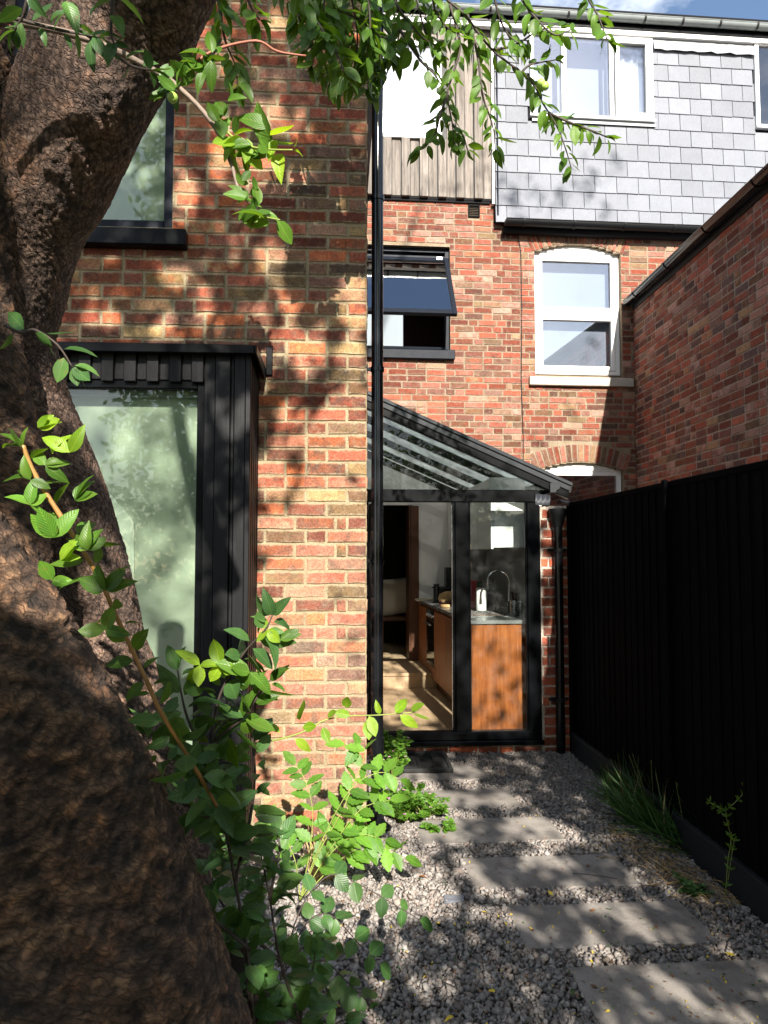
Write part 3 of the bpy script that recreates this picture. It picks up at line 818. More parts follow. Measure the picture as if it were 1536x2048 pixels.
# ================================================================== right-hand house of the terrace
XR = FF.x(1268, 700)
x_r = 5.2
U = dict(xa=FF.x(1070, 620), xb=FF.x(1243, 620), za=FF.z(1155, 752), sp=FF.z(1155, 507), cr=FF.z(1155, 489))
Lw = dict(xa=FF.x(1076, 960), xb=FF.x(1247, 960), za=0.75, sp=FF.z(1155, 942), cr=FF.z(1155, 925))
fU = arch_fn(U['xa'], U['xb'], U['za'], U['sp'], U['cr']); fLw = arch_fn(Lw['xa'], Lw['xb'], Lw['za'], Lw['sp'], Lw['cr'])
wB = wall_core('wall', hB, XP + .001, x_r, -0.1, zB, arch_rects(fU, U['za'], U['sp'], U['cr']) + arch_rects(fLw, Lw['za'], Lw['sp'], Lw['cr']), 0.26, M['mortar_far'])
def over_arch(f, length, sp):
    def h(z):
        rr = f.R + length + .012; dz = z - f.center[1]
        if z < sp - .03 or abs(dz) > rr: return None
        w = math.sqrt(rr * rr - dz * dz); lim = math.sin(math.asin(min(1, f.hw / f.R)) + .02) * rr * (dz / rr if False else 1)
        w = min(w, f.hw + (z - sp) * .38 + .01)
        return (f.xm - w, f.xm + w) if w > .02 else None
    return h
bricks(wB, FF, XP, x_r, 1.4, zB - .01, [fU, fLw, over_arch(fU, .20, U['sp']), over_arch(fLw, .215, Lw['sp'])], 'brick_far', 33,
       lambda px, py: (px < 1270 and py < 925) or (py < 600 and px < 1400 and py < 620 - .89 * (px - 1255)), 300, 0.5)
voussoirs(wB, fU, 22, .20, 'brick_far', seed=3)
voussoirs(wB, fLw, 17, .215, 'brick_far', seed=4)
# upper white window
zt_m = FF.z(1155, 628, -.06)
ww = window(hB, U['xa'] + .004, U['xb'] - .004, U['za'] + .03, FF.z(1155, 507, -.06), .06, .05, M['white_upvc'], M['pane_white'], transoms=((zt_m, .05),), depth=.08, sash=.055)
hd = MB(); n = 14
pts = [(fU.xm - fU.hw + 2 * fU.hw * i / n, min(fU.center[1] + math.sqrt(max(fU.R ** 2 - (fU.hw * (2 * i / n - 1)) ** 2, 0)), 99) - .002) for i in range(n + 1)]
zb = FF.z(1155, 507, -.06)
hd.prism([(fU.xm - fU.hw + .003, zb - .002)] + [(p, max(q, zb)) for p, q in pts] + [(fU.xm + fU.hw - .003, zb - .002)], .052, .12).build('head_board', M['white_upvc'], ww, bevel=.002)
MB().box(FF.x(1060, 760, .06), FF.x(1268, 760, .06), -.06, .10, FF.z(1155, 771, .06), FF.z(1155, 754, .06)).build('sill', M['stone_sill'], ww, bevel=.006)
MB().box(U['xa'] - .1, U['xb'] + .1, .20, .205, U['za'], U['cr']).build('net_curtain', M['net_curtain'], ww)
# lower window behind the fence
wl_ = window(hB, Lw['xa'] + .004, Lw['xb'] - .004, Lw['za'], FF.z(1155, 942, -.06), .06, .055, M['white_upvc'], M['pane_white'], depth=.08)
pts = [(fLw.xm - fLw.hw + 2 * fLw.hw * i / n, fLw.center[1] + math.sqrt(max(fLw.R ** 2 - (fLw.hw * (2 * i / n - 1)) ** 2, 0)) - .002) for i in range(n + 1)]
zb = FF.z(1155, 942, -.06)
MB().prism([(fLw.xm - fLw.hw + .003, zb - .002)] + [(p, max(q, zb)) for p, q in pts] + [(fLw.xm + fLw.hw - .003, zb - .002)], .052, .12).build('head_board', M['white_upvc'], wl_, bevel=.002)
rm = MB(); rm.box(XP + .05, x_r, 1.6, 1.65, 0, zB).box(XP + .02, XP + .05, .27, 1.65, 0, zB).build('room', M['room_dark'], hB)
# slate-hung dormer
sY = -0.10
sx0 = FF.x(990, 300, -sY); sz0 = FF.z(1200, 447, -sY); sz1 = FF.z(1300, 62, -sY)
W1 = (FF.x(1060, 200, -sY), FF.x(1306, 200, -sY), FF.z(1300, 246, -sY), FF.z(1300, 78, -sY))
W2 = (FF.x(1510, 200, -sY), FF.x(1510, 200, -sY) + 1.4, FF.z(1520, 258, -sY), FF.z(1520, 86, -sY))
dB = wall_core('slate_dormer', hB, sx0, x_r, sz0, sz1 + .25, [W1, W2], .26, M['black_matte'], sY + .02)
pit, sw_ = 0.2035, 0.268
sl_mesh = []
for i in range(4):
    mb = MB(); rr = random.Random(i); w, h, th = sw_ - .006, pit + .03, .011
    e = [rr.uniform(-1, 1) * .0022 for _ in range(4)]
    P = [(-w / 2, e[0]), (-w / 6, e[1]), (w / 6, e[2]), (w / 2, e[3]), (w / 2, h), (-w / 2, h)]
    mb.prism(P, 0, th); sl_mesh.append(mb.mesh('slate', M['slate'], bevel=.0012))
row = 0; z = sz0 - .03
lr = random.Random(4)
while z < W1[3] + .02:
    x = sx0 - (0 if row % 2 else sw_ / 2)
    while x < x_r - sw_:
        a, b = x, x + sw_; a2, b2 = max(a, sx0 + .002), b
        top = z + pit
        for W in (W1, W2):
            if top > W[2] - .05 and z < W[3] + .05:
                if a2 < W[1] and b2 > W[0]:
                    if a2 < W[0] - .0: b2 = min(b2, W[0] - .004)
                    elif b2 > W[1]: a2 = max(a2, W[1] + .004)
                    else: a2 = b2
        if b2 - a2 > .03:
            px, py, d_ = project(FF.m @ Vector(((a2 + b2) / 2, sY, z + .1)))
            if px < 1570:
                o = bpy.data.objects.new('slate', lr.choice(sl_mesh))
                o.location = ((a2 + b2) / 2, sY + lr.uniform(-.0012, .001) - .004, z + lr.uniform(-.0012, .0012))
                o.rotation_euler = (R(-3.0) + lr.uniform(-.006, .004), lr.uniform(-1, 1) * R(.18), 0)
                o.scale = ((b2 - a2) / sw_, 1, 1); put(o, dB)
        x += sw_
    z += pit; row += 1
cx = lambda px: FF.x(px, 160, -sY)
w1 = window(hB, W1[0], W1[1], W1[2], W1[3], sY - .025, .045, M['white_upvc'], M['pane_white'], mullions=((cx(1127), .06), (cx(1222), .05)), depth=.10, sash=.0)
s = MB(); a, b, c, d = cx(1229), W1[1] - .047, W1[2] + .047, W1[3] - .047
for q in ((a, a + .05, c, d), (b - .05, b, c, d), (a + .05, b - .05, c, c + .05), (a + .05, b - .05, d - .05, d)): s.box(q[0], q[1], sY - .04, sY + .01, q[2], q[3])
s.build('sash', M['white_upvc'], w1, bevel=.004)
MB().box(W1[0] - .01, W1[1] + .01, sY - .05, sY - .026, W1[2] - .008, W1[2] + .02).build('sill', M['white_upvc'], w1, bevel=.003)
cm = MB(); x = cx(1240)
pr = []
for i in range(41):
    u = i / 40; pr.append((cx(1238) + (cx(1296) - cx(1238)) * u, sY + .13 + .018 * math.sin(u * 31 + math.sin(u * 7) * 2)))
cm.add([(p, q, W1[2] + .03) for p, q in pr] + [(p, q, W1[3] - .05) for p, q in pr], [(i, i + 1, 42 + i, 41 + i) for i in range(40)])
cm.build('curtain', M['white_paint'], w1, smooth=True)
MB().box(W1[0] - .05, W1[1] + .05, sY + .28, sY + .285, W1[2] - .1, W1[3] + .1).build('blind', M['curtain_grey'], w1)
w2 = window(hB, W2[0], W2[1], W2[2], W2[3], sY - .025, .05, M['white_upvc'], M['pane_white'], mullions=((W2[0] + .7, .06),), depth=.10)
MB().box(W2[0] - .05, W2[1] + .05, sY + .28, sY + .285, W2[2] - .1, W2[3] + .1).build('blind', M['curtain_grey'], w2)
MB().box(W2[0] - .01, W2[1] + .01, sY - .05, sY - .026, W2[2] - .008, W2[2] + .02).build('sill', M['white_upvc'], w2, bevel=.003)
# lead apron between the windows, lead under the window
ap = MB(); n = 16; xa, xb = cx(1307), cx(1508); za, zb = FF.z(1400, 107, -sY), FF.z(1400, 80, -sY)
ap.add([(xa + (xb - xa) * i / n, sY - .030 - .008 * (i % 3 == 0) - .006 * math.sin(i * 1.7), za + .006 * math.sin(i * 2.3)) for i in range(n + 1)] + [(xa + (xb - xa) * i / n, sY - .006, zb) for i in range(n + 1)], [(i, i + 1, n + 2 + i, n + 1 + i) for i in range(n)])
ap.build('lead_apron', M['lead'], hB, smooth=True)
MB().box(W1[0] + .02, W1[1] + .02, sY - .018, sY - .013, W1[2] - .055, W1[2] - .009).build('lead_apron', M['lead'], hB)
# soffit, fascia, gutters
fz = FF.z(1350, 80, -sY)
x_g0 = FF.x(745, 60, -sY)
MB().box(x_l, x_r, sY - .05, sY + .01, fz - .005, fz + .05).build('fascia', M['white_paint'], hB)
MB().box(x_l, x_r, sY - .06, sY + .5, fz + .052, fz + .085).build('soffit', M['black_frame'], hB)
MB().box(x_l, x_r, sY - .055, 3.0, fz + .20, fz + .24).build('roof', M['lead'], hB)
MB().box(x_l, x_r, sY - .05, sY + .02, fz + .0851, fz + .1995).build('fascia', M['black_frame'], hB)
gutter(hB, (x_l, sY - .105, fz + .165), (x_r, sY - .105, fz + .165), .055, M['grey_gutter'], brackets=14, bmat=M['black_plastic'])
gx0 = FF.x(1011, 445, .18)
gz = FF.z(1011, 441, .18)
MB().box(gx0, x_r, -.11, -.03, gz - .10, gz - .02).build('dark_eaves_strip', M['black_matte'], hB)  # dark strip added for the shade beneath the gutter
gutter(hB, (gx0, -.175, gz + .005), (x_r, -.175, gz + .005), .062, M['black_paint'], brackets=8)
ed = MB(); pts = [(sx0 - .03, sz0 - .03), (sx0 + .005, sz0 - .03), (sx0 + .005, FF.z(990, 395)), (sx0 - .03, FF.z(990, 395))]
st = [FF.at(985, 395), FF.at(988, 412), FF.at(995, 418), FF.at(997, 432), FF.at(1004, 436), FF.at(1008, 452), FF.at(1014, 452), FF.at(1014, 395)]
MB().prism(st, -.06, -.008).build('stepped_edge', M['black_paint'], hB)
MB().tube([(FF.x(990, 300) + .004, sY + .004, sz0 + .05), (FF.x(990, 300) + .004, sY + .004, sz1)], .012, 8).build('conduit', M['black_pipe'], hB)

# ================================================================== neighbour's extension on the right
dl = R(1.2)
RO = FF.m @ Vector((XR, 0, 0))
FR = Frame(RO.x, RO.y, R(-90) - dl)            # local x runs from the terrace towards the camera
hC = thing('house_extension', 'shaded red brick side wall of the neighbouring extension with a black gutter along its eaves', 'house', FR.o, FR.a)
zg = FR.z(1400, 500)
zg = FR.z(1300, 592)
wC = wall_core('wall', hC, 0.0, 7.6, -0.1, zg + .02, [], .24, M['mortar_side'])
bricks(wC, FR, 0.004, 7.6, 0.9, zg - .01, [], 'brick_side', 44, lambda px, py: py > 1110 - .89 * (px - 714) + 20 and py < 1101 - .2146 * (px - 714), 300, 0.42)
MB().box(0.03, 7.6, -.02, .02, zg - .005, zg + .12).build('dark_eaves_strip', M['black_paint'], hC)
gutter(hC, (0.04, -.085, zg + .10), (7.6, -.085, zg + .10), .056, M['black_pipe'], brackets=9)
rf = MB(); rf.prism([(-.03, zg + .12), (-.03, zg + .15), (2.6, zg + 1.65), (2.6, zg + 1.62)], .03, 7.6, 'x').build('roof', M['slate'], hC)
MB().box(.03, 7.6, 2.55, 2.6, 0, zg + 1.6).build('back_wall', M['mortar_side'], hC)
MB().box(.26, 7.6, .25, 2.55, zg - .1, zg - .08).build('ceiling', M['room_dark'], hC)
MB().box(7.4, 7.6, .25, 2.55, 0, zg).build('end_wall', M['mortar_side'], hC)
# stepped lead flashing on the terrace wall above that roof
for i in range(9):
    px, py = 1246 + i * 17.5, 606 - i * 14.5
    a0 = FF.at(px, py + 3, .02); a1 = FF.at(px + 30, py + 8, .02); a2 = FF.at(px + 10, py - 12, .02)
    MB().prism([a0, a1, (a1[0], a1[1] + .02), a2], -.02 - .001 * i, -.014 - .001 * i).build('lead_flashing', M['lead'], hB)
# ================================================================== glazed lean-to between the walls
FK = Frame(0, 5.5, 0)
lt = thing('lean_to', 'black framed glass lean-to kitchen with sloping roof at the end of the path', 'lean-to', FK.o)
kx = lambda px, py=1200, d=0.0: FK.x(px, py, d)
kz = lambda py, px=900, d=0.0: FK.z(px, py, d)
KX0 = XC + .012                                     # against the side wall of the extension
KXR = kx(1081); KXM0, KXM1 = kx(911), kx(939); KXP = kx(1056)
z_sill0, z_sill1 = kz(1491), kz(1464); z_rail0, z_rail1 = kz(1004), kz(979)
BK = M['black_frame']
fr = lt
MB().box(KX0, KXR + .012, -.03, .10, z_sill0, z_sill0 + .035).build('sill', BK, lt, bevel=.005)
MB().box(KX0, KXR, -.001, .07, z_sill0 + .0355, z_sill1).build('bottom_rail', BK, lt, bevel=.006)
MB().box(KX0, KXR, 0, .07, z_rail0, z_rail1).build('top_rail', BK, lt, bevel=.006)
MB().box(KX0, KX0 + .055, .001, .069, z_sill1, z_rail0).build('post', BK, lt, bevel=.005)
MB().box(KXM0, KXM1, .001, .069, z_sill1, z_rail0).build('post', BK, lt, bevel=.005)
MB().box(KXM0 - .022, KXM0 - .0005, .012, .06, z_sill1, z_rail0).build('door_stop', BK, lt, bevel=.004)
MB().box(KXM0 - .0255, KXM0 - .0225, .008, .020, z_sill1 + .02, z_rail0 - .02).build('seal_strip', M['steel'], lt)
MB().box(KXP, KXR, .001, .069, z_sill1, z_rail0).build('post', BK, lt, bevel=.005)
MB().box(KXM1 - .004, KXP + .004, .028, .036, z_sill1 - .004, z_rail0 + .004).build('pane', M['pane_kitchen'], lt)
for a, b, c, d in ((KXM1, KXM1 + .014, z_sill1, z_rail0), (KXP - .014, KXP, z_sill1, z_rail0)):
    MB().box(a + .0005, b, .016, .028, c, d).build('glazing_bead', BK, lt, bevel=.003)
# roof: bar over the gable, rafters, glass
TL = (KX0, kz(778, 740)); TR = FK.at(1143, 966)
def roof_z(x): return TL[1] + (TR[1] - TL[1]) * (x - TL[0]) / (TR[0] - TL[0])
slope = math.atan2(TR[1] - TL[1], TR[0] - TL[0])
def bar(x0, x1, y0, y1, drop0, drop1, name, mat, bev=.004):
    mb = MB(); a, b = roof_z(x0), roof_z(x1)
    mb.prism([(x0, a - drop1), (x1, b - drop1), (x1, b - drop0), (x0, a - drop0)], y0, y1)
    return mb.build(name, mat, lt, bevel=bev)
bar(KX0, TR[0], -.035, .03, .0, .030, 'roof_bar', M['roof_bar'])
bar(KX0, TR[0] - .005, -.022, .04, .0305, .075, 'roof_bar', M['roof_bar'])
bar(KX0, TR[0] - .02, -.010, .05, .0755, .135, 'roof_bar', M['black_frame'])
for yr in (.74, 1.46, 2.18, 2.70):
    bar(KX0, TR[0] - .06, yr, yr + .045, .03, .095, 'rafter', M['black_frame'])
ys = [.05, .74, 1.46, 2.18, 2.70]
for i in range(4):
    bar(KX0, TR[0] - .01, ys[i] + .006, ys[i + 1] + .044, .018, .0295, 'roof_pane', M['opal_sheet'], 0)
# gable glass under the bar
gz = lambda x: roof_z(x) - .137
xe = KX0 + (gz(KX0) - z_rail1) / max(1e-6, (gz(KX0) - gz(KX0 + 1)))
MB().prism([(KX0, z_rail1 + .001), (xe, z_rail1 + .001), (KX0, gz(KX0))], .026, .034).build('gable_pane', M['pane_roof'], lt)
# eaves beam and gutter on the right, lead, moulded gutter end
MB().box(KXR - .02, KXR + .03, .071, 2.75, roof_z(KXR) - .19, roof_z(KXR) - .116).build('eaves_beam', BK, lt)
gp = [(0, 0), (.085, 0), (.085, -.02), (.075, -.045), (.055, -.055), (.045, -.075), (.0, -.075)]
gx = kx(1098, 975)
mb = MB().prism([(gx + a, roof_z(TR[0] - .02) - .012 + b) for a, b in gp], -.03, 2.75)
mb.build('gutter', M['roof_bar'], lt, bevel=.003)
fl = MB(); n = 10
for i in range(n + 1):
    u = i / n; x = kx(1072) + (kx(1102) - kx(1072)) * u; q = .006 * math.sin(i * 2.1)
    fl.v += [(x, -.012 + q, kz(1010)), (x, -.016 - q, kz(987) - .01 * u), (x, .09, kz(985) - .01 * u)]
for i in range(n): fl.f += [(3 * i, 3 * i + 3, 3 * i + 4, 3 * i + 1), (3 * i + 1, 3 * i + 4, 3 * i + 5, 3 * i + 2)]
fl.build('lead_saddle', M['roof_bar'], lt, smooth=True)
# brick pier and plinth
PX0, PX1 = KXR + .004, kx(1141)
zp = kz(1011)
pier = wall_core('pier', lt, PX0, PX1, -.1, zp, [], 2.75, M['mortar_side'], .004)
bricks(pier, FK, PX0 + .004, PX1, -.02, zp, [], 'brick_pier', 61, None, 100, 0.35)
for o in pier.children: o.location.y += .004 if o.name.startswith('brick') else 0
plin = wall_core('plinth', lt, KX0, PX0 - .001, -.1, z_sill0 - .002, [], .2, M['mortar_side'], .012)
pb = MB(); abx = (kx(899, 1500), kx(955, 1500))
bricks(plin, FK, KX0, PX0 - .002, z_sill0 - .085, z_sill0 - .01, [rect(abx[0] - .008, abx[1] + .008, -1, 1)], 'brick_pier', 63, None, 60, 0.2)
for o in plin.children: o.location.y += .012
# terracotta air brick
ab = MB(); ab.box(abx[0], abx[1], .006, .05, z_sill0 - .080, z_sill0 - .012)
abo = ab.build('air_brick', M['terracotta'], lt, bevel=.002)
for i in range(5):
    z = z_sill0 - .074 + i * .0125; MB().box(abx[0] + .006, abx[1] - .006, .0005, .0058, z, z + .0065).build('rib', M['terracotta'], abo)
# open door leaf, folded back inside against the left wall
dr = part_empty('door', lt)
dx, dy0, dy1 = KX0 + .060, .075, .075 + (KXM0 - KX0 - .10)
for a, b, c, d in ((dy0, dy0 + .07, z_sill1 + .01, z_rail0 - .01), (dy1 - .07, dy1, z_sill1 + .01, z_rail0 - .01), (dy0 + .07, dy1 - .07, z_sill1 + .01, z_sill1 + .10), (dy0 + .07, dy1 - .07, z_rail0 - .08, z_rail0 - .01)):
    MB().box(dx, dx + .05, a, b, c, d).build('door_frame', BK, dr, bevel=.005)
MB().box(dx + .02, dx + .028, dy0 + .065, dy1 - .065, z_sill1 + .09, z_rail0 - .07).build('pane', M['pane_kitchen'], dr)
hz = kz(1211)
MB().tube([(dx + .05, dy0 + .035, hz), (dx + .085, dy0 + .035, hz), (dx + .09, dy0 + .05, hz), (dx + .09, dy0 + .15, hz)], .009, 8).build('handle', M['chrome'], dr, smooth=True)
MB().box(dx + .048, dx + .056, dy0 + .018, dy0 + .052, hz - .14, hz + .05).build('handle_plate', M['chrome'], dr, bevel=.003)

# rainwater pipe beside the pier
pq = at_depth(1117, 1200, 5.52); pr = .034
dp = thing('drainpipe', 'short black drainpipe with hopper on the narrow brick pier beside the fence', 'drainpipe', (pq.x, 5.5 - .045, 0))
zt = kz(1040)
autosmooth(MB().lathe([(pr, 0), (pr, zt)], n=20).build('pipe', M['black_pipe'], dp), 40)
hp = MB(); hp.lathe([(pr + .003, zt - .05), (pr + .006, zt - .04), (pr + .02, zt + .02), (pr + .034, zt + .05), (pr + .036, zt + .085), (pr + .03, zt + .087)], n=20); autosmooth(hp.build('hopper', M['black_paint'], dp), 40)
for py in (1100, 1400):
    z = kz(py); c = MB().lathe([(pr + .0005, z - .012), (pr + .006, z - .012), (pr + .006, z + .012), (pr + .0005, z + .012)], n=20)
    c.box(-.075, .075, .028, .042, z - .01, z + .01).build('clip', M['black_paint'], dp)
    for s in (-.062, .062): MB().lathe([(.007, 0), (.007, .012), (.004, .014)], n=8).build('screw', M['black_paint'], dp).location = (s, .020, z)
    
# ------------------------------------------------------------------ inside the kitchen
YB = 9.9
def st(o): return tag(o, None, None, None, 'structure')
zf = z_sill1 - .015
fm = MB(); fm.box(XC + .01, KXR + .3, 5.58, 7.35, zf - .05, zf)
st(fm.build('kitchen_floor', M['floor_wood']))['label'] = 'pale wooden kitchen floor inside the glass door'
ys_ = 7.35
zst = zf + .15
sf = MB(); sf.box(XC - .9, KXR + .3, ys_, YB, zst - .03, zst).box(XC - .9, KXR + .3, ys_ + .012, ys_ + .03, zf - .05, zst - .0305)
stp = sf.build('kitchen_step', M['floor_wood'], bevel=.003); tag(stp, 'pale wooden step up into the dark room beyond the kitchen', 'step')
wl2 = MB(); wl2.box(.80, KXR, 8.215, 8.254, 0, 2.059)
st(wl2.build('kitchen_wall_back', M['white_paint']))['label'] = 'white back wall of the kitchen'
rw = MB().box(KXR - .030, KXR + .003, 5.575, YB, 0, zp + .16).build('kitchen_wall_right', M['grey_splash']); st(rw)['label'] = 'grey splashback wall beside the kitchen worktop'
lw = MB().box(XC + .004, XC + .016, 5.62, 8.2, zf, 2.7).build('kitchen_wall_left', M['white_paint']); st(lw)['label'] = 'white plastered wall behind the open kitchen door'
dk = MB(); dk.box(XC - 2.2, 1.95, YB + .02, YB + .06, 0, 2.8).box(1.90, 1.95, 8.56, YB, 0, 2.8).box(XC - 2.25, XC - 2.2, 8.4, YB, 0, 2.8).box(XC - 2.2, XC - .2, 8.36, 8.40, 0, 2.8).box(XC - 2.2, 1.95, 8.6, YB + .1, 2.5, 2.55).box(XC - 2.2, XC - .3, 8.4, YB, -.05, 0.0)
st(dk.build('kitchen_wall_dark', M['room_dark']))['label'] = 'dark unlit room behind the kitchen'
up = MB(); up.prism([(XC + .01, 2.06), (KXR, 2.06), (KXR, max(2.065, roof_z(KXR) - .12)), (XC + .01, roof_z(XC + .01) - .12)], 8.215, 8.255)
st(up.build('kitchen_wall_upper', M['white_paint']))['label'] = 'white wall above the opening at the back of the lean-to'
# tall timber panel at the end of the units
tp = thing('tall_cupboard', 'tall dark timber cupboard side seen deep inside the kitchen doorway', 'cupboard', (0, 0, 0))
tx = at_depth(821, 1100, 8.25).x; tx1 = at_depth(837, 1100, 8.25).x
MB().box(tx, tx1, 8.19, 8.60, zst, 2.05).build('side_panel', M['dark_wood'], tp, bevel=.002)
MB().box(tx - .02, tx - .001, 8.20, 8.60, zst, 2.05).build('front_panel', M['dark_wood'], tp, bevel=.002)

# base units: the run stands slightly out of square with the glazing
wt0, wt1 = FK.z(1000, 1247, -.12), FK.z(1000, 1240, -.12)
CX1 = KXR - .032
bo_ = Vector((at_depth(939, 1300, 5.68).x, 5.60, 0)); bu_a = R(3.2)
bu = thing('kitchen_counter', 'warm timber kitchen base units with grey worktop behind the glass', 'counter', bo_, bu_a)
WD, LN = CX1 - bo_.x - .002, 2.58
MB().box(.002, WD - .002, 0, .02, zf + .002, wt0 - .001).build('end_panel', M['oak_panel'], bu, bevel=.002)
MB().box(.03, WD, .021, LN, zf + .09, wt0 - .002).build('carcass', M['oak_unit'], bu)
MB().box(.06, .075, .021, LN, zf + .001, zf + .089).build('kickboard', M['dark_wood'], bu)
y = .024
for i in range(5):
    w = .508
    if i == 3:
        MB().box(.004, .029, y, y + w - .004, zf + .10, zf + .22).build('drawer', M['oak_unit'], bu, bevel=.002)
        MB().box(.004, .029, y, y + .06, zf + .224, wt0 - .03).build('filler', M['oak_unit'], bu, bevel=.002)
        ov = MB().box(.004, .029, y + .064, y + w - .004, zf + .224, wt0 - .03).build('oven', M['oven_glass'], bu, bevel=.003)
        MB().tube([(-.03, y + .10, wt0 - .17), (-.03, y + w - .05, wt0 - .17)], .011, 8).build('handle', M['steel'], ov)
        for q in (.14, .28, .42): MB().lathe([(.018, 0), (.018, .014), (.015, .018)], n=12).build('knob', M['steel'], ov).matrix_basis = Matrix.Translation((.004, y + q, wt0 - .09)) @ Matrix.Rotation(R(-90), 4, 'Y')
    else:
        MB().box(.004, .029, y, y + w - .004, zf + .10, wt0 - .03).build('door', M['oak_unit'], bu, bevel=.002)
    y += w
SY0, SY1 = .30, .80
SX0, SX1 = .05, WD - .13
wt = MB()
wt.box(-.015, WD, -.018, SY0, wt0, wt1).box(-.015, WD + .12, SY1, LN, wt0, wt1).box(-.015, SX0, SY0, SY1, wt0, wt1).box(SX1, WD + .03, SY0, SY1, wt0, wt1)
wt.build('worktop', M['worktop_steel'], bu)
sk = MB()
sk.box(SX0, SX1, SY0, SY1, wt1 - .16, wt1 - .155)
for q in ((SX0, SX0 + .006, SY0, SY1), (SX1 - .006, SX1, SY0, SY1), (SX0, SX1, SY0, SY0 + .006), (SX0, SX1, SY1 - .006, SY1)): sk.box(q[0], q[1], q[2], q[3], wt1 - .155, wt1 + .001)
for q in ((SX0 - .02, SX0, SY0 - .02, SY1 + .02), (SX1, SX1 + .02, SY0 - .02, SY1 + .02), (SX0, SX1, SY0 - .02, SY0), (SX0, SX1, SY1, SY1 + .02)): sk.box(q[0], q[1], q[2], q[3], wt1 + .001, wt1 + .006)
sk.build('sink', M['steel'], bu)
# wall units
wc = thing('wall_cupboard', 'white wall cupboards hanging above the kitchen worktop', 'cupboard', (0, 0, 0))
ux0 = at_depth(981, 1050, 5.88).x; uz0, uz1 = FK.z(1000, 1095, -.3), FK.z(1000, 955, -.3)
MB().box(ux0 + .02, CX1, 5.80, 8.19, uz0, uz1).build('carcass', M['white_paint'], wc, bevel=.002)
for i in range(4): MB().box(ux0, ux0 + .0195, 5.80 + i * .597, 5.80 + i * .597 + .593, uz0 - .012, uz1).build('door', M['white_paint'], wc, bevel=.002)
# things on the worktop
def K(px, Y):                                       # point on the worktop seen at px, at depth plane Y
    q = Frame(0, Y, 0); return Vector((q.x(px, 1230), Y, wt1 + .0005))
fa = thing('tap', 'tall arched chrome kitchen tap beside the sink', 'tap', K(1019, 6.20))
n = 18; rad = .094
path = [(0, 0, 0), (0, 0, .15), (0, 0, .275)] + [(-rad + rad * math.cos(a), 0, .275 + rad * math.sin(a)) for a in [math.pi * i / n for i in range(1, n + 1)]] + [(-2 * rad, 0, .24)]
MB().tube(path, .0095, 12).build('spout', M['chrome'], fa, smooth=True)
MB().lathe([(.024, 0), (.024, .01), (.019, .014), (.019, .10), (.012, .105)], n=16).build('body', M['black_plastic'], fa)
MB().lathe([(.012, .20), (.012, .24), (.0105, .243)], (-2 * rad, 0, 0), 12).build('nozzle', M['black_plastic'], fa)
MB().tube([(-.015, -.012, .06), (-.07, -.03, .062)], .006, 8).build('lever', M['chrome'], fa)
pt = thing('paper_towel_roll', 'white paper towel roll standing behind the sink', 'paper roll', K(978, 6.12) + Vector((0, .34, 0)))
MB().lathe([(.043, .004), (.045, .006), (.045, .205), (.042, .207)], n=28).build('roll', M['white_ceramic'], pt); autosmooth(pt.children[0])
MB().lathe([(.055, 0), (.055, .004), (.01, .0045), (.008, .225), (.011, .23), (.0, .235)], n=16).build('holder', M['black_plastic'], pt)
bx = thing('food_packet', 'red food packet with a white letter leaning behind the paper towel roll', 'packet', K(974, 6.12) + Vector((0, .62, 0)), R(6))
MB().box(-.085, .085, 0, .05, 0, .265).build('carton', M['red_card'], bx, bevel=.003)
def text_mesh(s, size, mat, parent, loc, name='lettering'):
    cu = bpy.data.curves.new(name, 'FONT'); cu.body = s; cu.size = size; cu.extrude = .0006
    tmp = bpy.data.objects.new(name + '_curve', cu); COL.objects.link(tmp)
    dg = bpy.context.evaluated_depsgraph_get(); dg.update()
    me = bpy.data.meshes.new_from_object(tmp.evaluated_get(dg)); bpy.data.objects.remove(tmp)
    me.materials.clear(); me.materials.append(mat)
    o = bpy.data.objects.new(name, me); o.location = loc; o.rotation_euler = (R(90), 0, 0); return put(o, parent)
text_mesh('S', .09, M['white_paint'], bx, (-.07, -.0015, .165))
MB().box(.03, .083, -.0012, 0.0, .20, .262).build('corner_print', M['green_bottle'], bx)
gb = thing('bottle', 'dark green bottle at the back of the worktop beside the post', 'bottle', K(954, 6.12) + Vector((0, .55, 0)))
autosmooth(MB().lathe([(.028, 0), (.030, .006), (.030, .12), (.012, .165), (.012, .19)], n=18).build('body', M['green_bottle'], gb)); MB().lathe([(.014, .185), (.014, .21), (.012, .212)], n=14).build('cap', M['black_plastic'], gb)
db = thing('bottle', 'tall black bottle at the back of the worktop behind the green one', 'bottle', K(946, 6.12) + Vector((0, .75, 0)))
autosmooth(MB().lathe([(.033, 0), (.035, .006), (.035, .23), (.014, .28), (.014, .31)], n=18).build('body', M['black_plastic'], db)); MB().lathe([(.016, .305), (.016, .335), (.013, .337)], n=14).build('cap', M['dark_red'], db)
kb = thing('knife_block', 'dark knife block standing behind the tap', 'knife block', K(1003, 6.12) + Vector((0, .5, 0)))
MB().prism([(-.05, 0), (.07, 0), (.07, .19), (-.02, .23)], -.05, .05, 'x').build('block', M['black_plastic'], kb, bevel=.004)
for i in range(4): MB().box(-.04 + i * .024, -.026 + i * .024, .0 + .012 * (i % 2), .02 + .012 * (i % 2), .21, .29).build('knife_handle', M['black_plastic'], kb, bevel=.003)
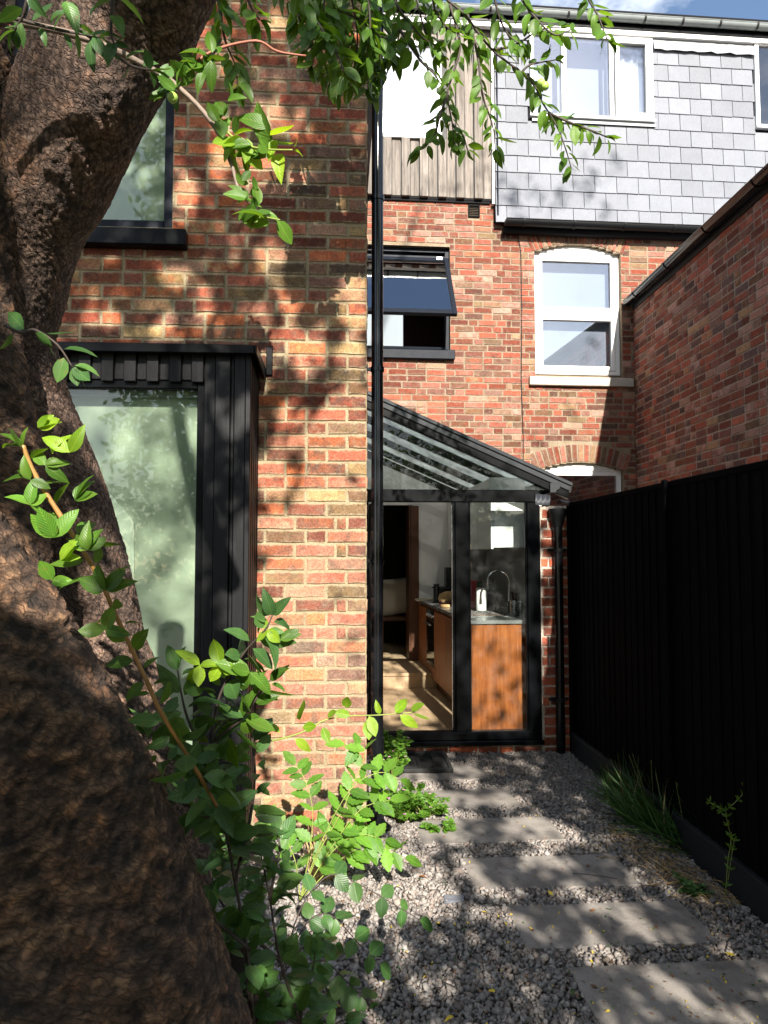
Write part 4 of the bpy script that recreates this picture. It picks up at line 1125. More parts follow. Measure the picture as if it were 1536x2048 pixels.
for i, (px, lab) in enumerate(((1029, 'dark steel cutlery holder beside the tap'), (1042, 'bright perforated steel cutlery holder near the right-hand post'))):
    ch = thing('cutlery_holder', lab, 'cutlery holder', K(px, 5.98), group='cutlery holders at the sink')
    autosmooth(MB().lathe([(.033, 0), (.036, .004), (.036, .125), (.037, .128), (.034, .128), (.034, .012), (.0, .011)], n=22).build('cup', M['steel'] if i else M['worktop_steel'], ch))
    for rr in range(6):
        for a in range(7):
            an = R(200 + a * 20 + (rr % 2) * 10); q = Matrix.Translation((.0362 * math.cos(an), .0362 * math.sin(an), .025 + rr * .016)) @ Matrix.Rotation(an, 4, 'Z') @ Matrix.Rotation(R(90), 4, 'Y')
            MB().lathe([(.0035, 0), (.0035, .0006)], n=6).build('hole', M['black_plastic'], ch).matrix_basis = q
    for s in (-.012, .01):
        MB().tube([(s, .005, .02), (s * 1.6, .008, .19)], [.004, .006], 6).build('utensil', M['black_plastic'] if i else M['dark_wood'], ch)
sp = thing('soap_bottle', 'small black pump soap bottle beside the cutlery holders', 'bottle', K(1029, 6.12) + Vector((0, .05, 0)))
MB().lathe([(.022, 0), (.024, .004), (.024, .12), (.010, .145), (.010, .16)], n=16).build('body', M['black_plastic'], sp); MB().tube([(0, 0, .158), (0, 0, .185), (-.03, 0, .187)], .005, 6).build('pump', M['black_plastic'], sp)
cf = thing('coffee_press', 'dark coffee press standing at the far end of the worktop', 'coffee press', K(873, 7.6))
autosmooth(MB().lathe([(.045, 0), (.045, .008), (.032, .012), (.032, .15), (.05, .155), (.05, .165), (.03, .168), (.03, .19), (.036, .194)], n=20).build('body', M['black_plastic'], cf))
tb = thing('toaster', 'black toaster against the white wall at the end of the worktop', 'toaster', K(897, 7.85))
MB().box(-.10, .16, 0, .18, 0, .15).box(-.02, .16, .03, .20, .15, .36).build('body', M['black_plastic'], tb, bevel=.012, seg=2)
MB().box(-.06, .0, -.012, 0.0, .08, .095).build('lever', M['steel'], tb)
br = thing('bread_bag', 'paper bag of bread on the worktop below the toaster', 'bread', K(897, 7.45))
bb = MB().lathe([(.01, 0), (.09, .01), (.11, .05), (.09, .10), (.03, .125)], n=14); o = bb.build('bag', M['bread'], br, smooth=True); o.scale = (1, .8, 1)
rc = thing('red_cloth', 'crumpled dark red cloth on the worktop edge inside the doorway', 'cloth', K(900, 7.1))
mb = MB(); 
for i in range(13):
    for j in range(9): mb.v.append((-.10 + .20 * i / 12 + .01 * noise.noise((i * .7, j * .7, 1)), -.06 + .12 * j / 8, .003 + .055 * abs(noise.noise((i * .45, j * .45, 3))) + .012 * (i % 3 == 1)))
mb.f = [(i * 9 + j, i * 9 + 9 + j, i * 9 + 10 + j, i * 9 + j + 1) for i in range(12) for j in range(8)]
mb.build('fabric', M['dark_red'], rc, smooth=True)
cs = thing('cheese_block', 'small pale yellow block on the worktop edge inside the doorway', 'food', K(890, 6.9))
MB().box(-.045, .045, -.025, .025, 0, .03).build('block', M['bread'], cs, bevel=.006)
pl = thing('folded_newspaper', 'folded pale paper lying at the far end of the worktop', 'paper', K(853, 7.95))
MB().box(-.12, .14, -.1, .1, 0, .012).box(-.10, .12, -.09, .07, .012, .02).build('sheets', M['linen'], pl, bevel=.002)
# cushion on a dark chair in the room beyond
cz0 = at_depth(800, 1250, 9.2)
chr_ = thing('armchair', 'dark wooden chair with a beige seat in the dim room beyond the kitchen', 'chair', (at_depth(790, 1250, 9.3).x, 9.3, zst))
for sx in (-.24, .24):
    for sy in (-.22, .22): MB().box(sx - .02, sx + .02, sy - .02, sy + .02, 0, .42 if sy < 0 else .8).build('leg', M['dark_wood'], chr_)
MB().box(-.27, .27, -.25, .25, .36, .42).build('seat', M['dark_wood'], chr_, bevel=.01); MB().box(-.26, .26, .2, .24, .5, .8).build('backrest', M['dark_wood'], chr_, bevel=.01)
cu = thing('cushion', 'beige cushion propped on the chair in the dim room beyond the kitchen', 'cushion', (at_depth(797, 1230, 9.15).x, 9.2, zst + .425))
cm = MB(); n = 14
for s in (1, -1):
    for i in range(n + 1):
        for j in range(n + 1):
            u, w = i / n * 2 - 1, j / n * 2 - 1; t_ = (max(0, 1 - u ** 4) * max(0, 1 - w ** 4)) ** .6
            cm.v.append((u * .25 * (1 - .06 * (1 - w * w)), s * .075 * t_, .24 + w * .24 * (1 - .06 * (1 - u * u))))
for s in range(2):
    b = s * (n + 1) ** 2
    cm.f += [(b + i * (n + 1) + j, b + (i + 1) * (n + 1) + j, b + (i + 1) * (n + 1) + j + 1, b + i * (n + 1) + j + 1) for i in range(n) for j in range(n)]
o = cm.build('cover', M['linen'], cu, smooth=True); o.rotation_euler = (R(-14), R(-6), 0)

# ================================================================== black fence
FX = 1.75
fe = thing('board_fence', 'tall black painted close-board timber fence along the right of the path', 'fence', (FX, 5.46, 0), R(-90))
fl_, fz = 4.1, 1.89                                   # local x runs towards the camera, local y to the far side
br_ = random.Random(9); x = 0.0
FXM = [MB() for _ in range(5)]
meshes = []
for i, mb in enumerate(FXM):
    rr = random.Random(i + 40); w = .104
    e = rr.uniform(-.004, .004)
    mb.prism([(0, .0), (w, -.007), (w, .006), (0, .012)], .17, fz - .02 + e, 'z'); meshes.append(mb.mesh('board', M['fence_board'], bevel=.0015))
while x < fl_:
    o = bpy.data.objects.new('board', br_.choice(meshes)); o.location = (x, br_.uniform(-.002, .002), br_.uniform(-.004, .003)); o.rotation_euler = (0, br_.uniform(-1, 1) * R(.25), 0); put(o, fe); x += .094
MB().box(0, fl_, -.010, .035, fz - .022, fz + .012).build('capping', M['fence_board'], fe, bevel=.003)
xs_ = 5.46 - 3.79
MB().box(xs_ - .018, xs_ + .022, -.034, -.0125, .0, fz + .02).build('cover_strip', M['fence_board'], fe, bevel=.003)
for xx in (.06, xs_, xs_ + 1.8): MB().box(xx - .05, xx + .05, .04, .14, 0, fz - .03).build('post', M['fence_board'], fe)
for zz in (.35, 1.0, 1.6): MB().box(0, fl_, .013, .038, zz, zz + .07).build('rail', M['fence_board'], fe)
MB().box(0, xs_ - .02, -.030, .01, -.02, .168).build('gravel_board', M['gravel_board'], fe, bevel=.004)
MB().box(xs_ + .024, fl_, -.030, .01, -.02, .168).build('gravel_board', M['gravel_board'], fe, bevel=.004)
MB().box(-.045, .0, -.022, .10, 0, fz - .01).build('post', M['fence_board'], fe, bevel=.003)
wr = MB().tube([(.0, -.01, fz + .012), (-.03, -.05, fz + .02), (-.01, -.07, fz + .03), (.02, -.04, fz + .024), (.05, -.02, fz + .014)], .006, 6)
wr.build('wire_tie', M['steel'], fe)

# ================================================================== stepping slabs, mat, gravel
def mat_slab():
    t = NT('paving'); P = t.pos(); r = t.rand()
    off = t.n('CombineXYZ', None, X=t.math('MULTIPLY', r, 31.0), Y=t.math('MULTIPLY', r, 17.0), Z=0.0).outputs[0]
    V = t.n('VectorMath', {'operation': 'ADD'}, i0=P, i1=off).outputs[0]
    c = t.mix(t.ramp(t.noise(V, 4.0, 6, 0.65), [(.3, 0.0), (.7, 1.0)]), (0.17, 0.152, 0.138), (0.31, 0.285, 0.26))
    c = t.mix(t.math('MULTIPLY', t.ramp(t.noise(V, 13.0, 6, 0.7, .6), [(.50, 0.0), (.68, 1.0)]), .55), c, (0.095, 0.082, 0.070))
    c = t.mix(.5, c, t.ramp(t.noise(P, 260.0, 3, .7), [(.3, .6), (.7, 1.35)]), 'MULTIPLY')
    h = t.math('ADD', t.math('MULTIPLY', t.noise(V, 7.0, 5, .6), .6), t.math('MULTIPLY', t.noise(P, 180.0, 4, .7), .25))
    M['paving'] = t.done(t.principled(c, 0.75, t.bump(h, .8, .010), spec=.3))
mat_slab()
SL = [((1135, 1934), .80, .36, -.4, 'nearest pale sandstone stepping slab at the lower edge of the gravel path'),
      ((1011, 1812), .76, .335, -.2, 'sandstone stepping slab with a green fallen leaf, second from the camera'),
      ((922, 1716), .765, .335, -.6, 'sandstone stepping slab with a dark fallen leaf, third from the camera'),
      ((828, 1641), .76, .335, .3, 'sandstone stepping slab whose far right corner is brightly sunlit, fourth from the camera'),
      ((786, 1581), .74, .33, -.5, 'sandstone stepping slab half hidden by feathery plants, fifth from the camera'),
      ((752, 1532), .74, .335, .2, 'sandstone stepping slab partly under the black door mat')]
SLABS = []
slz = .022
for (px, py), w, d, a, lab in SL:
    p = at_ground(px, py, slz); rr = random.Random(px)
    nx, ny = 8, 4; pts = []
    for i in range(nx): pts.append((w * i / nx, rr.uniform(-.0022, .0022)))
    for i in range(ny): pts.append((w + rr.uniform(-.0022, .0022), -d * i / ny))
    for i in range(nx): pts.append((w - w * i / nx, -d + rr.uniform(-.003, .003)))
    for i in range(ny): pts.append((rr.uniform(-.002, .002), -d + d * i / ny))
    o = MB().prism(pts, -.03, 0, 'z').build('paving_slab', M['paving'], None, bevel=.003)
    o.location = p; o.rotation_euler = (rr.uniform(-.006, .006), rr.uniform(-.006, .006), R(a + 1.2)); tag(o, lab, 'paving slab', 'stepping slabs across the gravel')
    SLABS.append((p.x, p.y, R(a + 1.2), w, d))
mp = at_ground(797, 1508, .03)
mt = thing('door_mat', 'black rubber scraper mat with open grid in front of the kitchen door', 'door mat', (mp.x, mp.y, slz + .002), R(-.6))
w, d = at_ground(889, 1505, .03).x - mp.x, mp.y - at_ground(797, 1545, .03).y
for a, b, c, e in ((0, w, -.03, 0), (0, w, -d, -d + .03), (0, .03, -d + .03, -.03), (w - .03, w, -d + .03, -.03)): MB().box(a, b, c, e, 0, .028).build('border', M['rubber'], mt, bevel=.005)
MB().box(.03, w - .03, -d + .03, -.03, 0, .006).build('base', M['rubber'], mt)
for i in range(1, 3): MB().box(w * i / 3 - .006, w * i / 3 + .006, -d + .03, -.03, .0062, .027).build('rib', M['rubber'], mt, bevel=.002)
for i in range(1, 12): MB().box(.03, w - .03, -d * i / 12 - .004, -d * i / 12 + .004, .0061, .022).build('rib', M['rubber'], mt)

def mat_gravel():
    t = NT('gravel_stone'); r = t.rand(); P = t.pos()
    c = t.ramp(r, [(0.0, (0.11, 0.095, 0.086)), (0.25, (0.22, 0.20, 0.19)), (0.5, (0.27, 0.25, 0.232)), (0.72, (0.24, 0.19, 0.165)), (0.88, (0.34, 0.315, 0.295)), (1.0, (0.15, 0.12, 0.10))])
    c = t.mix(.6, c, t.ramp(t.noise(P, 130.0, 4, .7), [(.3, .55), (.7, 1.4)]), 'MULTIPLY')
    M['gravel_stone'] = t.done(t.principled(c, .85, t.bump(t.noise(P, 220.0, 4, .7), .5, .003), spec=.25))
mat_gravel()
def ico():
    p = (1 + 5 ** .5) / 2
    v = np.array([(-1, p, 0), (1, p, 0), (-1, -p, 0), (1, -p, 0), (0, -1, p), (0, 1, p), (0, -1, -p), (0, 1, -p), (p, 0, -1), (p, 0, 1), (-p, 0, -1), (-p, 0, 1)]) / math.sqrt(1 + p * p)
    f = np.array([(0, 11, 5), (0, 5, 1), (0, 1, 7), (0, 7, 10), (0, 10, 11), (1, 5, 9), (5, 11, 4), (11, 10, 2), (10, 7, 6), (7, 1, 8), (3, 9, 4), (3, 4, 2), (3, 2, 6), (3, 6, 8), (3, 8, 9), (4, 9, 5), (2, 4, 11), (6, 2, 10), (8, 6, 7), (9, 8, 1)])
    return v, f
def chip():
    v = np.array([(x, y, z) for x in (-.62, .62) for y in (-.62, .62) for z in (-.62, .62)] + [(0, 0, .95), (0, 0, -.95)])
    f = np.array([(8, 1, 3), (8, 3, 7), (8, 7, 5), (8, 5, 1), (9, 2, 0), (9, 6, 2), (9, 4, 6), (9, 0, 4), (0, 1, 5), (0, 5, 4), (4, 5, 7), (4, 7, 6), (6, 7, 3), (6, 3, 2), (2, 3, 1), (2, 1, 0)])
    return v, f
def rot_mats(n, g):
    q = g.normal(size=(n, 4)); q /= np.linalg.norm(q, axis=1)[:, None]; w, x, y, z = q.T
    return np.stack([1 - 2 * (y * y + z * z), 2 * (x * y - z * w), 2 * (x * z + y * w), 2 * (x * y + z * w), 1 - 2 * (x * x + z * z), 2 * (y * z - x * w), 2 * (x * z - y * w), 2 * (y * z + x * w), 1 - 2 * (x * x + y * y)], 1).reshape(n, 3, 3)
def gravel():
    gx, gy = [], []
    for layer, stp_ in ((0, .0155), (1, .0178), (2, .026)):
        X, Y = np.meshgrid(np.arange(-1.5, 1.73, stp_), np.arange(1.75, 5.5, stp_))
        X = X + nr.uniform(-.5, .5, X.shape) * stp_; Y = Y + nr.uniform(-.5, .5, Y.shape) * stp_
        gx.append(X.ravel()); gy.append(Y.ravel())
    lay = np.concatenate([np.full(len(a), i) for i, a in enumerate(gx)])
    X, Y = np.concatenate(gx), np.concatenate(gy)
    keep = (X > -1.5) & ~((X < XC + .02) & (Y > 3.98)) & ~((X < b_x1) & (Y > 3.62))
    for (sx, sy, a, w, d) in SLABS:
        c, s = math.cos(-a), math.sin(-a); dx, dy = X - sx, Y - sy
        lx, ly = dx * c - dy * s, dx * s + dy * c
        keep &= ~((lx > .003) & (lx < w - .003) & (ly < -.003) & (ly > -d + .003))
    X, Y, lay = X[keep], Y[keep], lay[keep]; n = len(X)
    v, f = chip()
    size = np.clip(nr.lognormal(math.log(.0094), .36, n), .0035, .020)
    sc = np.stack([size * nr.uniform(.85, 1.35, n), size * nr.uniform(.7, 1.1, n), size * nr.uniform(.5, .8, n)], 1)
    k = len(v); base = v[None] * (1 + nr.uniform(-.30, .25, (n, k, 1))) + nr.uniform(-.22, .22, (n, k, 3))
    Rm = rot_mats(n, nr)
    pts = np.einsum('nij,nvj->nvi', Rm, base * sc[:, None, :] * 1.0)
    Z = .003 + lay * .007 + nr.uniform(-.004, .006, n) + .006 * np.sin(X * 3.1) * np.sin(Y * 2.3)
    Z -= np.clip(.02 - (FX - .03 - X), 0, 1) * .3
    pts += np.stack([X, Y, Z], 1)[:, None, :]
    F_ = (f[None] + (np.arange(n) * k)[:, None, None]).reshape(-1)
    o = raw_mesh('gravel', pts.reshape(-1, 3), F_, np.full(n * len(f), 3), M['gravel_stone'], None, None, 'stuff')
    tag(o, 'angular pale grey gravel covering the yard', 'gravel')
gravel()
# ================================================================== leaves and stems
mat_leaf('leaf_plum', (0.040, 0.105, 0.014), (0.070, 0.160, 0.018), (0.105, 0.205, 0.024), 0.45, 0.38)
mat_leaf('leaf_dark', (0.030, 0.085, 0.026), (0.050, 0.125, 0.034), (0.080, 0.165, 0.040), 0.34, 0.36)
mat_leaf('leaf_young', (0.120, 0.260, 0.014), (0.180, 0.330, 0.020), (0.260, 0.400, 0.030), 0.50, 0.4)
mat_leaf('leaf_bramble', (0.050, 0.140, 0.018), (0.085, 0.205, 0.024), (0.130, 0.270, 0.030), 0.42, 0.42)
mat_leaf('leaf_yellow', (0.50, 0.36, 0.03), (0.55, 0.42, 0.04), (0.60, 0.46, 0.05), 0.2, 0.5)
mat_leaf('leaf_brown', (0.12, 0.05, 0.02), (0.17, 0.075, 0.03), (0.22, 0.11, 0.045), 0.1, 0.6)
mat_leaf('grass_blade', (0.018, 0.050, 0.016), (0.030, 0.080, 0.020), (0.050, 0.110, 0.026), 0.3, 0.45)
mat_leaf('straw', (0.26, 0.17, 0.075), (0.36, 0.25, 0.12), (0.46, 0.34, 0.18), 0.2, 0.6)
mat_plain('twig_grey', (0.20, 0.15, 0.12), 0.7, 0.3, 40, 0.3, 200)
mat_plain('twig_red', (0.26, 0.085, 0.05), 0.6, 0.3, 40, 0.2, 200)
mat_plain('twig_green', (0.20, 0.24, 0.05), 0.5, 0.3, 40, 0.1, 200)
mat_plain('twig_amber', (0.30, 0.155, 0.045), 0.55, 0.35, 25, 0.2, 200)
mat_plain('twig_dark', (0.045, 0.032, 0.026), 0.7, 0.3, 40, 0.3, 200)
mat_plain('petal_pink', (0.62, 0.34, 0.50), 0.6, 0.1, 30, 0)
mat_plain('petal_yellow', (0.72, 0.55, 0.03), 0.6, 0.1, 30, 0)

def leaf_shape(width, fold, curl, seed, rows=6, serr=0.0):
    r = random.Random(seed); v, uv = [(0, 0, 0)], [(0, .5)]
    for i in range(1, rows):
        u = i / rows; w = width * .5 * (math.sin(math.pi * u ** .85) ** .8) * (1 + r.uniform(-.05, .05) + serr * (1 if i % 2 else -1))
        z = -curl * u * u
        v += [(u, -w, z + fold * w + r.uniform(-.015, .015)), (u, 0, z), (u, w, z + fold * w + r.uniform(-.015, .015))]
        uv += [(u, .5 - w / max(width, 1e-3)), (u, .5), (u, .5 + w / max(width, 1e-3))]
    v.append((1, 0, -curl * 1.05)); uv.append((1, .5)); t = len(v) - 1
    f = [(0, 1, 2), (0, 2, 3)]
    for i in range(rows - 2):
        a = 1 + 3 * i; f += [(a, a + 3, a + 4, a + 1), (a + 1, a + 4, a + 5, a + 2)]
    a = t - 3; f += [(a, t, a + 1), (a + 1, t, a + 2)]
    return np.array(v), f, np.array(uv)
LEAVES = {'plum': [leaf_shape(.50, .55, .55, 21), leaf_shape(.44, .10, .45, 22), leaf_shape(.62, .35, -.25, 23), leaf_shape(.52, .28, .22, 1), leaf_shape(.56, .15, .10, 2), leaf_shape(.48, .45, .35, 3), leaf_shape(.60, .05, -.12, 4)],
          'slim': [leaf_shape(.34, .20, .20, 5), leaf_shape(.30, .10, .05, 6)],
          'round': [leaf_shape(.80, .18, .12, 7), leaf_shape(.72, .10, .25, 8)],
          'tooth': [leaf_shape(.50, .12, .15, 9, 10, .10), leaf_shape(.56, .22, .08, 10, 10, .12)],
          'blade': [leaf_shape(.045, .5, .8, 11, 8), leaf_shape(.04, .5, 1.25, 12, 8), leaf_shape(.05, .5, .3, 13, 8)]}
_lm = {}
def leaf_mesh(kind, i, mat):
    if (kind, i, mat) not in _lm:
        v, f, uv = LEAVES[kind][i]; me = bpy.data.meshes.new('leaf'); me.from_pydata(v.tolist(), [], f)
        l = me.uv_layers.new(name='UVMap'); vi = np.empty(len(me.loops), dtype=np.int32); me.loops.foreach_get('vertex_index', vi)
        l.data.foreach_set('uv', uv[vi].astype(np.float32).ravel()); me.materials.append(M[mat])
        for p in me.polygons: p.use_smooth = True
        _lm[(kind, i, mat)] = me
    return _lm[(kind, i, mat)]
def basis(d, nrm):
    d = d.normalized(); y = nrm.cross(d)
    if y.length < 1e-4: y = Vector((0.3, 0.7, 0.2)).cross(d)
    y.normalize(); return Matrix((d, y, d.cross(y))).transposed()
def rv(r, s=1.0): return Vector((r.gauss(0, s), r.gauss(0, s), r.gauss(0, s)))
class Foliage:
    def __init__(self, seed=1): self.l, self.r = [], random.Random(seed)
    def leaf(self, p, d, n, size, kind='plum', mat='leaf_plum', wide=1.0):
        self.l.append((Vector(p), basis(d, n), size, kind, self.r.randrange(len(LEAVES[kind])), mat, wide))
    def finish(self, parent, cap=300, name='leaf', rest='foliage'):
        base = parent.matrix_world if False else Matrix.Translation(parent.location)
        off = parent.location.copy()
        def score(q):
            px, py, d = project(q[0])
            return q[2] / d if d > .1 and -30 < px < 1566 and -30 < py < 2078 else 0
        order = sorted(range(len(self.l)), key=lambda i: -score(self.l[i]))
        big = {i for i in order[:cap] if score(self.l[i]) * F > 9}
        rest_by = {}
        for i, (p, b, s, kind, k, mat, wide) in enumerate(self.l):
            if i in big:
                o = bpy.data.objects.new(name, leaf_mesh(kind, k, mat))
                o.matrix_basis = Matrix.Translation(p - off) @ b.to_4x4() @ Matrix.Diagonal((s, s * wide, s, 1)); put(o, parent)
            else:
                v, f, uv = LEAVES[kind][k]
                w = (v * np.array([s, s * wide, s])) @ np.array(b).T + np.array(p - off)
                rest_by.setdefault(mat, []).append((w, f, uv))
        for mat, items in rest_by.items(): joined(rest, items, M[mat], parent)
def smooth_path(pts, n=6):
    """Catmull-Rom through the points."""
    pts = [Vector(p) for p in pts]; out = []
    for i in range(len(pts) - 1):
        p0, p1, p2, p3 = pts[max(i - 1, 0)], pts[i], pts[i + 1], pts[min(i + 2, len(pts) - 1)]
        for k in range(n):
            t = k / n; out.append(.5 * ((2 * p1) + (p2 - p0) * t + (2 * p0 - 5 * p1 + 4 * p2 - p3) * t * t + (3 * p1 - p0 - 3 * p2 + p3) * t ** 3))
    out.append(pts[-1]); return out
def twig(parent, pts, r0, r1, mat, name='twig', sides=6):
    path = smooth_path(pts, 5); n = len(path); off = parent.location
    rr = random.Random(n)
    rad = [(r0 + (r1 - r0) * i / (n - 1)) * (1 + .18 * (i % 5 == 0)) for i in range(n)]
    o = MB().tube([p - off for p in path], rad, sides).build(name, M[mat], parent, smooth=True); return path
def leaves_along(fol, path, spacing, size, kind='plum', mat='leaf_plum', t0=0.1, droop=0.25, jitter=.5, tip=True, pair=False, face=None, clump=1):
    r = fol.r; acc = 0; total = sum((path[i + 1] - path[i]).length for i in range(len(path) - 1)); run = 0; side = 1
    face = face or Vector((0, -.55, .8))
    for i in range(len(path) - 1):
        seg = path[i + 1] - path[i]; t = seg.normalized(); L = seg.length; s = 0
        while acc <= L:
            p = path[i] + t * acc
            if (run + acc) / total >= t0:
                for q in ((1, -1) if pair else (side,)):
                    for _ in range(clump):
                        sd = t.cross(Vector((0, -1, .25)) + rv(r, .35)).normalized() * q
                        d = (t * r.uniform(.2, .8) + sd * r.uniform(.6, 1.1) + Vector((0, 0, -droop)) + rv(r, .28 * jitter)).normalized()
                        fol.leaf(p + d * size * .12, d, face + rv(r, .6 * jitter), size * r.uniform(.45, 1.12), kind, mat)
                side = -side
            acc += spacing * r.uniform(.6, 1.4)
        acc -= L; run += L
    if tip:
        t = (path[-1] - path[-2]).normalized()
        for k in range(3): fol.leaf(path[-1], (t + rv(r, .45)).normalized(), face + rv(r, .4), size * r.uniform(.45, .9), kind, mat)

# ================================================================== the plum tree
def mat_bark(name, dark, mid, lite, vs=(100, 100, 38), vr=(R(10), R(38), 0)):
    t = NT(name); P = t.pos()
    rg = t.n('Attribute', {'attribute_name': 'ridge'}).outputs['Fac']
    fine = t.noise(P, 260.0, 6, .75); med = t.noise(P, 70.0, 6, .7); big = t.noise(P, 8.0, 5, .6)
    h = t.math('ADD', t.math('MULTIPLY', rg, .75), t.math('ADD', t.math('MULTIPLY', fine, .28), t.math('MULTIPLY', med, .30)))
    c = t.ramp(h, [(.34, dark), (.72, mid), (1.0, lite)])
    c = t.mix(t.math('MULTIPLY', t.ramp(big, [(.42, 0.0), (.66, 1.0)]), .55), c, t.mix(.5, (0.085, 0.070, 0.070), c, 'MULTIPLY'))
    c = t.mix(t.math('MULTIPLY', t.ramp(t.noise(P, 19.0, 6, .7), [(.52, 0.0), (.68, 1.0)]), .55), c, t.mix(rg, mid, (lite[0] * 1.6, lite[1] * 1.15, lite[2] * .8)))
    wv = t.n('VectorMath', {'operation': 'ADD'}, i0=P, i1=t.n('VectorMath', {'operation': 'SCALE'}, i0=t.n('TexNoise', None, Vector=P, Scale=38.0, Detail=5.0).outputs['Color'], Scale=.030).outputs[0]).outputs[0]
    vo = t.n('TexVoronoi', {'feature': 'DISTANCE_TO_EDGE'}, Vector=t.mapv(t.mapv(wv, (1, 1, 1), vr), vs), Scale=1.0).outputs['Distance']
    ck = t.ramp(vo, [(0.02, 0.0), (0.15, 1.0)])
    c = t.mix(t.math('SUBTRACT', 1.0, ck), c, t.mix(.48, c, dark))
    c = t.mix(.75, c, t.ramp(med, [(.3, .5), (.7, 1.6)]), 'MULTIPLY')
    nm = t.bump(t.math('ADD', t.math('MULTIPLY', ck, .55), t.math('ADD', fine, t.math('MULTIPLY', med, 1.2))), .95, .006)
    M[name] = t.done(t.principled(c, .72, nm, spec=.35))
mat_bark('bark', (0.042, 0.027, 0.021), (0.185, 0.118, 0.088), (0.30, 0.205, 0.155))
mat_bark('bark_rough', (0.024, 0.016, 0.011), (0.165, 0.098, 0.062), (0.40, 0.235, 0.130), (34, 34, 120), (R(12), R(-22), 0))
tree = thing('plum_tree', 'old plum tree with a thick leaning brown trunk filling the left edge', 'tree', at_ground(80, 2600))
def stem(name, rows, mat, n=150, step=.006, lump=.012, seed=0, flaky=False):
    pts = [at_depth(px, py, d) for px, py, hw, d in rows]; rad = [hw * d / F for px, py, hw, d in rows]
    fine = smooth_path(pts, 24); rr = [q.x for q in smooth_path([Vector((q, 0, 0)) for q in rad], 24)]
    L = [0]
    for i in range(len(fine) - 1): L.append(L[-1] + (fine[i + 1] - fine[i]).length)
    m = int(L[-1] / step); S = np.linspace(0, L[-1], m)
    A = np.array([tuple(p) for p in fine]); pos = np.stack([np.interp(S, L, A[:, k]) for k in range(3)], 1); ra = np.interp(S, L, rr)
    V = np.zeros((m, n + 1, 3)); UV = np.zeros((m, n + 1, 2)); RG = np.zeros((m, n + 1)); up = Vector((0, 1, 0)); off = np.array(tree.location)
    nz = noise.noise; lean = .9 if flaky else 1.6
    for i in range(m):
        t = Vector(pos[min(i + 1, m - 1)] - pos[max(i - 1, 0)]).normalized()
        s = t.cross(up).normalized(); u2 = s.cross(t); Si = S[i]; r0 = ra[i]; c0 = Vector(pos[i])
        for k in range(n + 1):
            a = 2 * math.pi * (k % n) / n; ca, sa = math.cos(a), math.sin(a); d = s * ca + u2 * sa
            p = c0 + d * r0
            q = nz(p * 5 + Vector((seed, 0, 0))) * lump * 1.8 + nz(p * 14) * lump * .6
            x, y = ca * r0, sa * r0; w = nz(p * 20) * .012
            if flaky:     # short, nearly level scales with deep gaps between plates
                sc = nz((x * 46, y * 46, (Si + w * .6) * 120 + a * 7.0)); s2 = nz((x * 21 + 5, y * 21, (Si + w) * 52 - a * 4.0))
                h = max(-.3, min(.5, sc * 1.5)) * .0044 + max(-.4, min(.4, s2)) * .0060 + nz(p * 95) * .0016
                rg = .42 + .62 * sc + .45 * s2
            else:         # fine oblique cracks crossing each other
                c1 = abs(nz(((x + y) * 40, (x - y) * 40, (Si + w * .6) * 88 + a * 7.0))); c2 = abs(nz((x * 46 + 3, y * 46, (Si - w * .6) * 66 - a * 8.0)))
                cr = min(c1 / .24, 1) * min(c2 / .20, 1); h = cr * .0026 + nz(p * 70) * .0010; rg = .80 * cr + .05 + .30 * (nz(p * 60) + .4)
            q += h + r0 * .045 * math.sin(a * 3 + Si * 2 + seed)
            p = p + d * q
            V[i, k] = (p.x - off[0], p.y - off[1], p.z - off[2]); UV[i, k] = (a * r0 if k < n else 2 * math.pi * r0, Si); RG[i, k] = rg
    idx = np.arange(m * (n + 1)).reshape(m, n + 1)
    q = np.stack([idx[:-1, :-1], idx[:-1, 1:], idx[1:, 1:], idx[1:, :-1]], -1).reshape(-1)
    o = raw_mesh(name, V.reshape(-1, 3), q, np.full(len(q) // 4, 4), M[mat], tree, UV.reshape(-1, 2), None, True)
    at_ = o.data.attributes.new('ridge', 'FLOAT', 'POINT'); at_.data.foreach_set('value', RG.ravel().astype(np.float32)); return o
stem('trunk', [(150, 2800, 440, 1.22), (110, 2500, 405, 1.2), (85, 2048, 372, 1.18), (-25, 1600, 300, 1.15), (-140, 1330, 262, 1.12), (-250, 1110, 228, 1.10), (-380, 850, 210, 1.10), (-560, 400, 200, 1.15)], 'bark_rough', 400, .0046, .011, 3.0, True)
stem('trunk_limb', [(320, 2150, 140, 1.68), (300, 1900, 128, 1.72), (282, 1650, 112, 1.74), (225, 1400, 100, 1.70), (185, 1280, 98, 1.68), (128, 1050, 100, 1.62), (35, 830, 106, 1.55), (0, 700, 108, 1.50), (2, 600, 112, 1.45), (48, 450, 114, 1.40), (128, 300, 116, 1.33), (192, 150, 130, 1.27), (275, 0, 140, 1.22), (335, -250, 150, 1.08), (330, -600, 165, .92)], 'bark', 330, .0040, .007, 11.0)
stem('trunk_limb', [(-60, 1500, 215, 1.28), (-60, 1300, 180, 1.30), (-62, 1100, 152, 1.30), (-78, 900, 140, 1.32), (-72, 700, 102, 1.30), (-66, 500, 82, 1.28), (-64, 300, 80, 1.26), (-69, 100, 80, 1.25), (-75, -300, 76, 1.20)], 'bark_rough', 210, .0052, .008, 23.0, True)
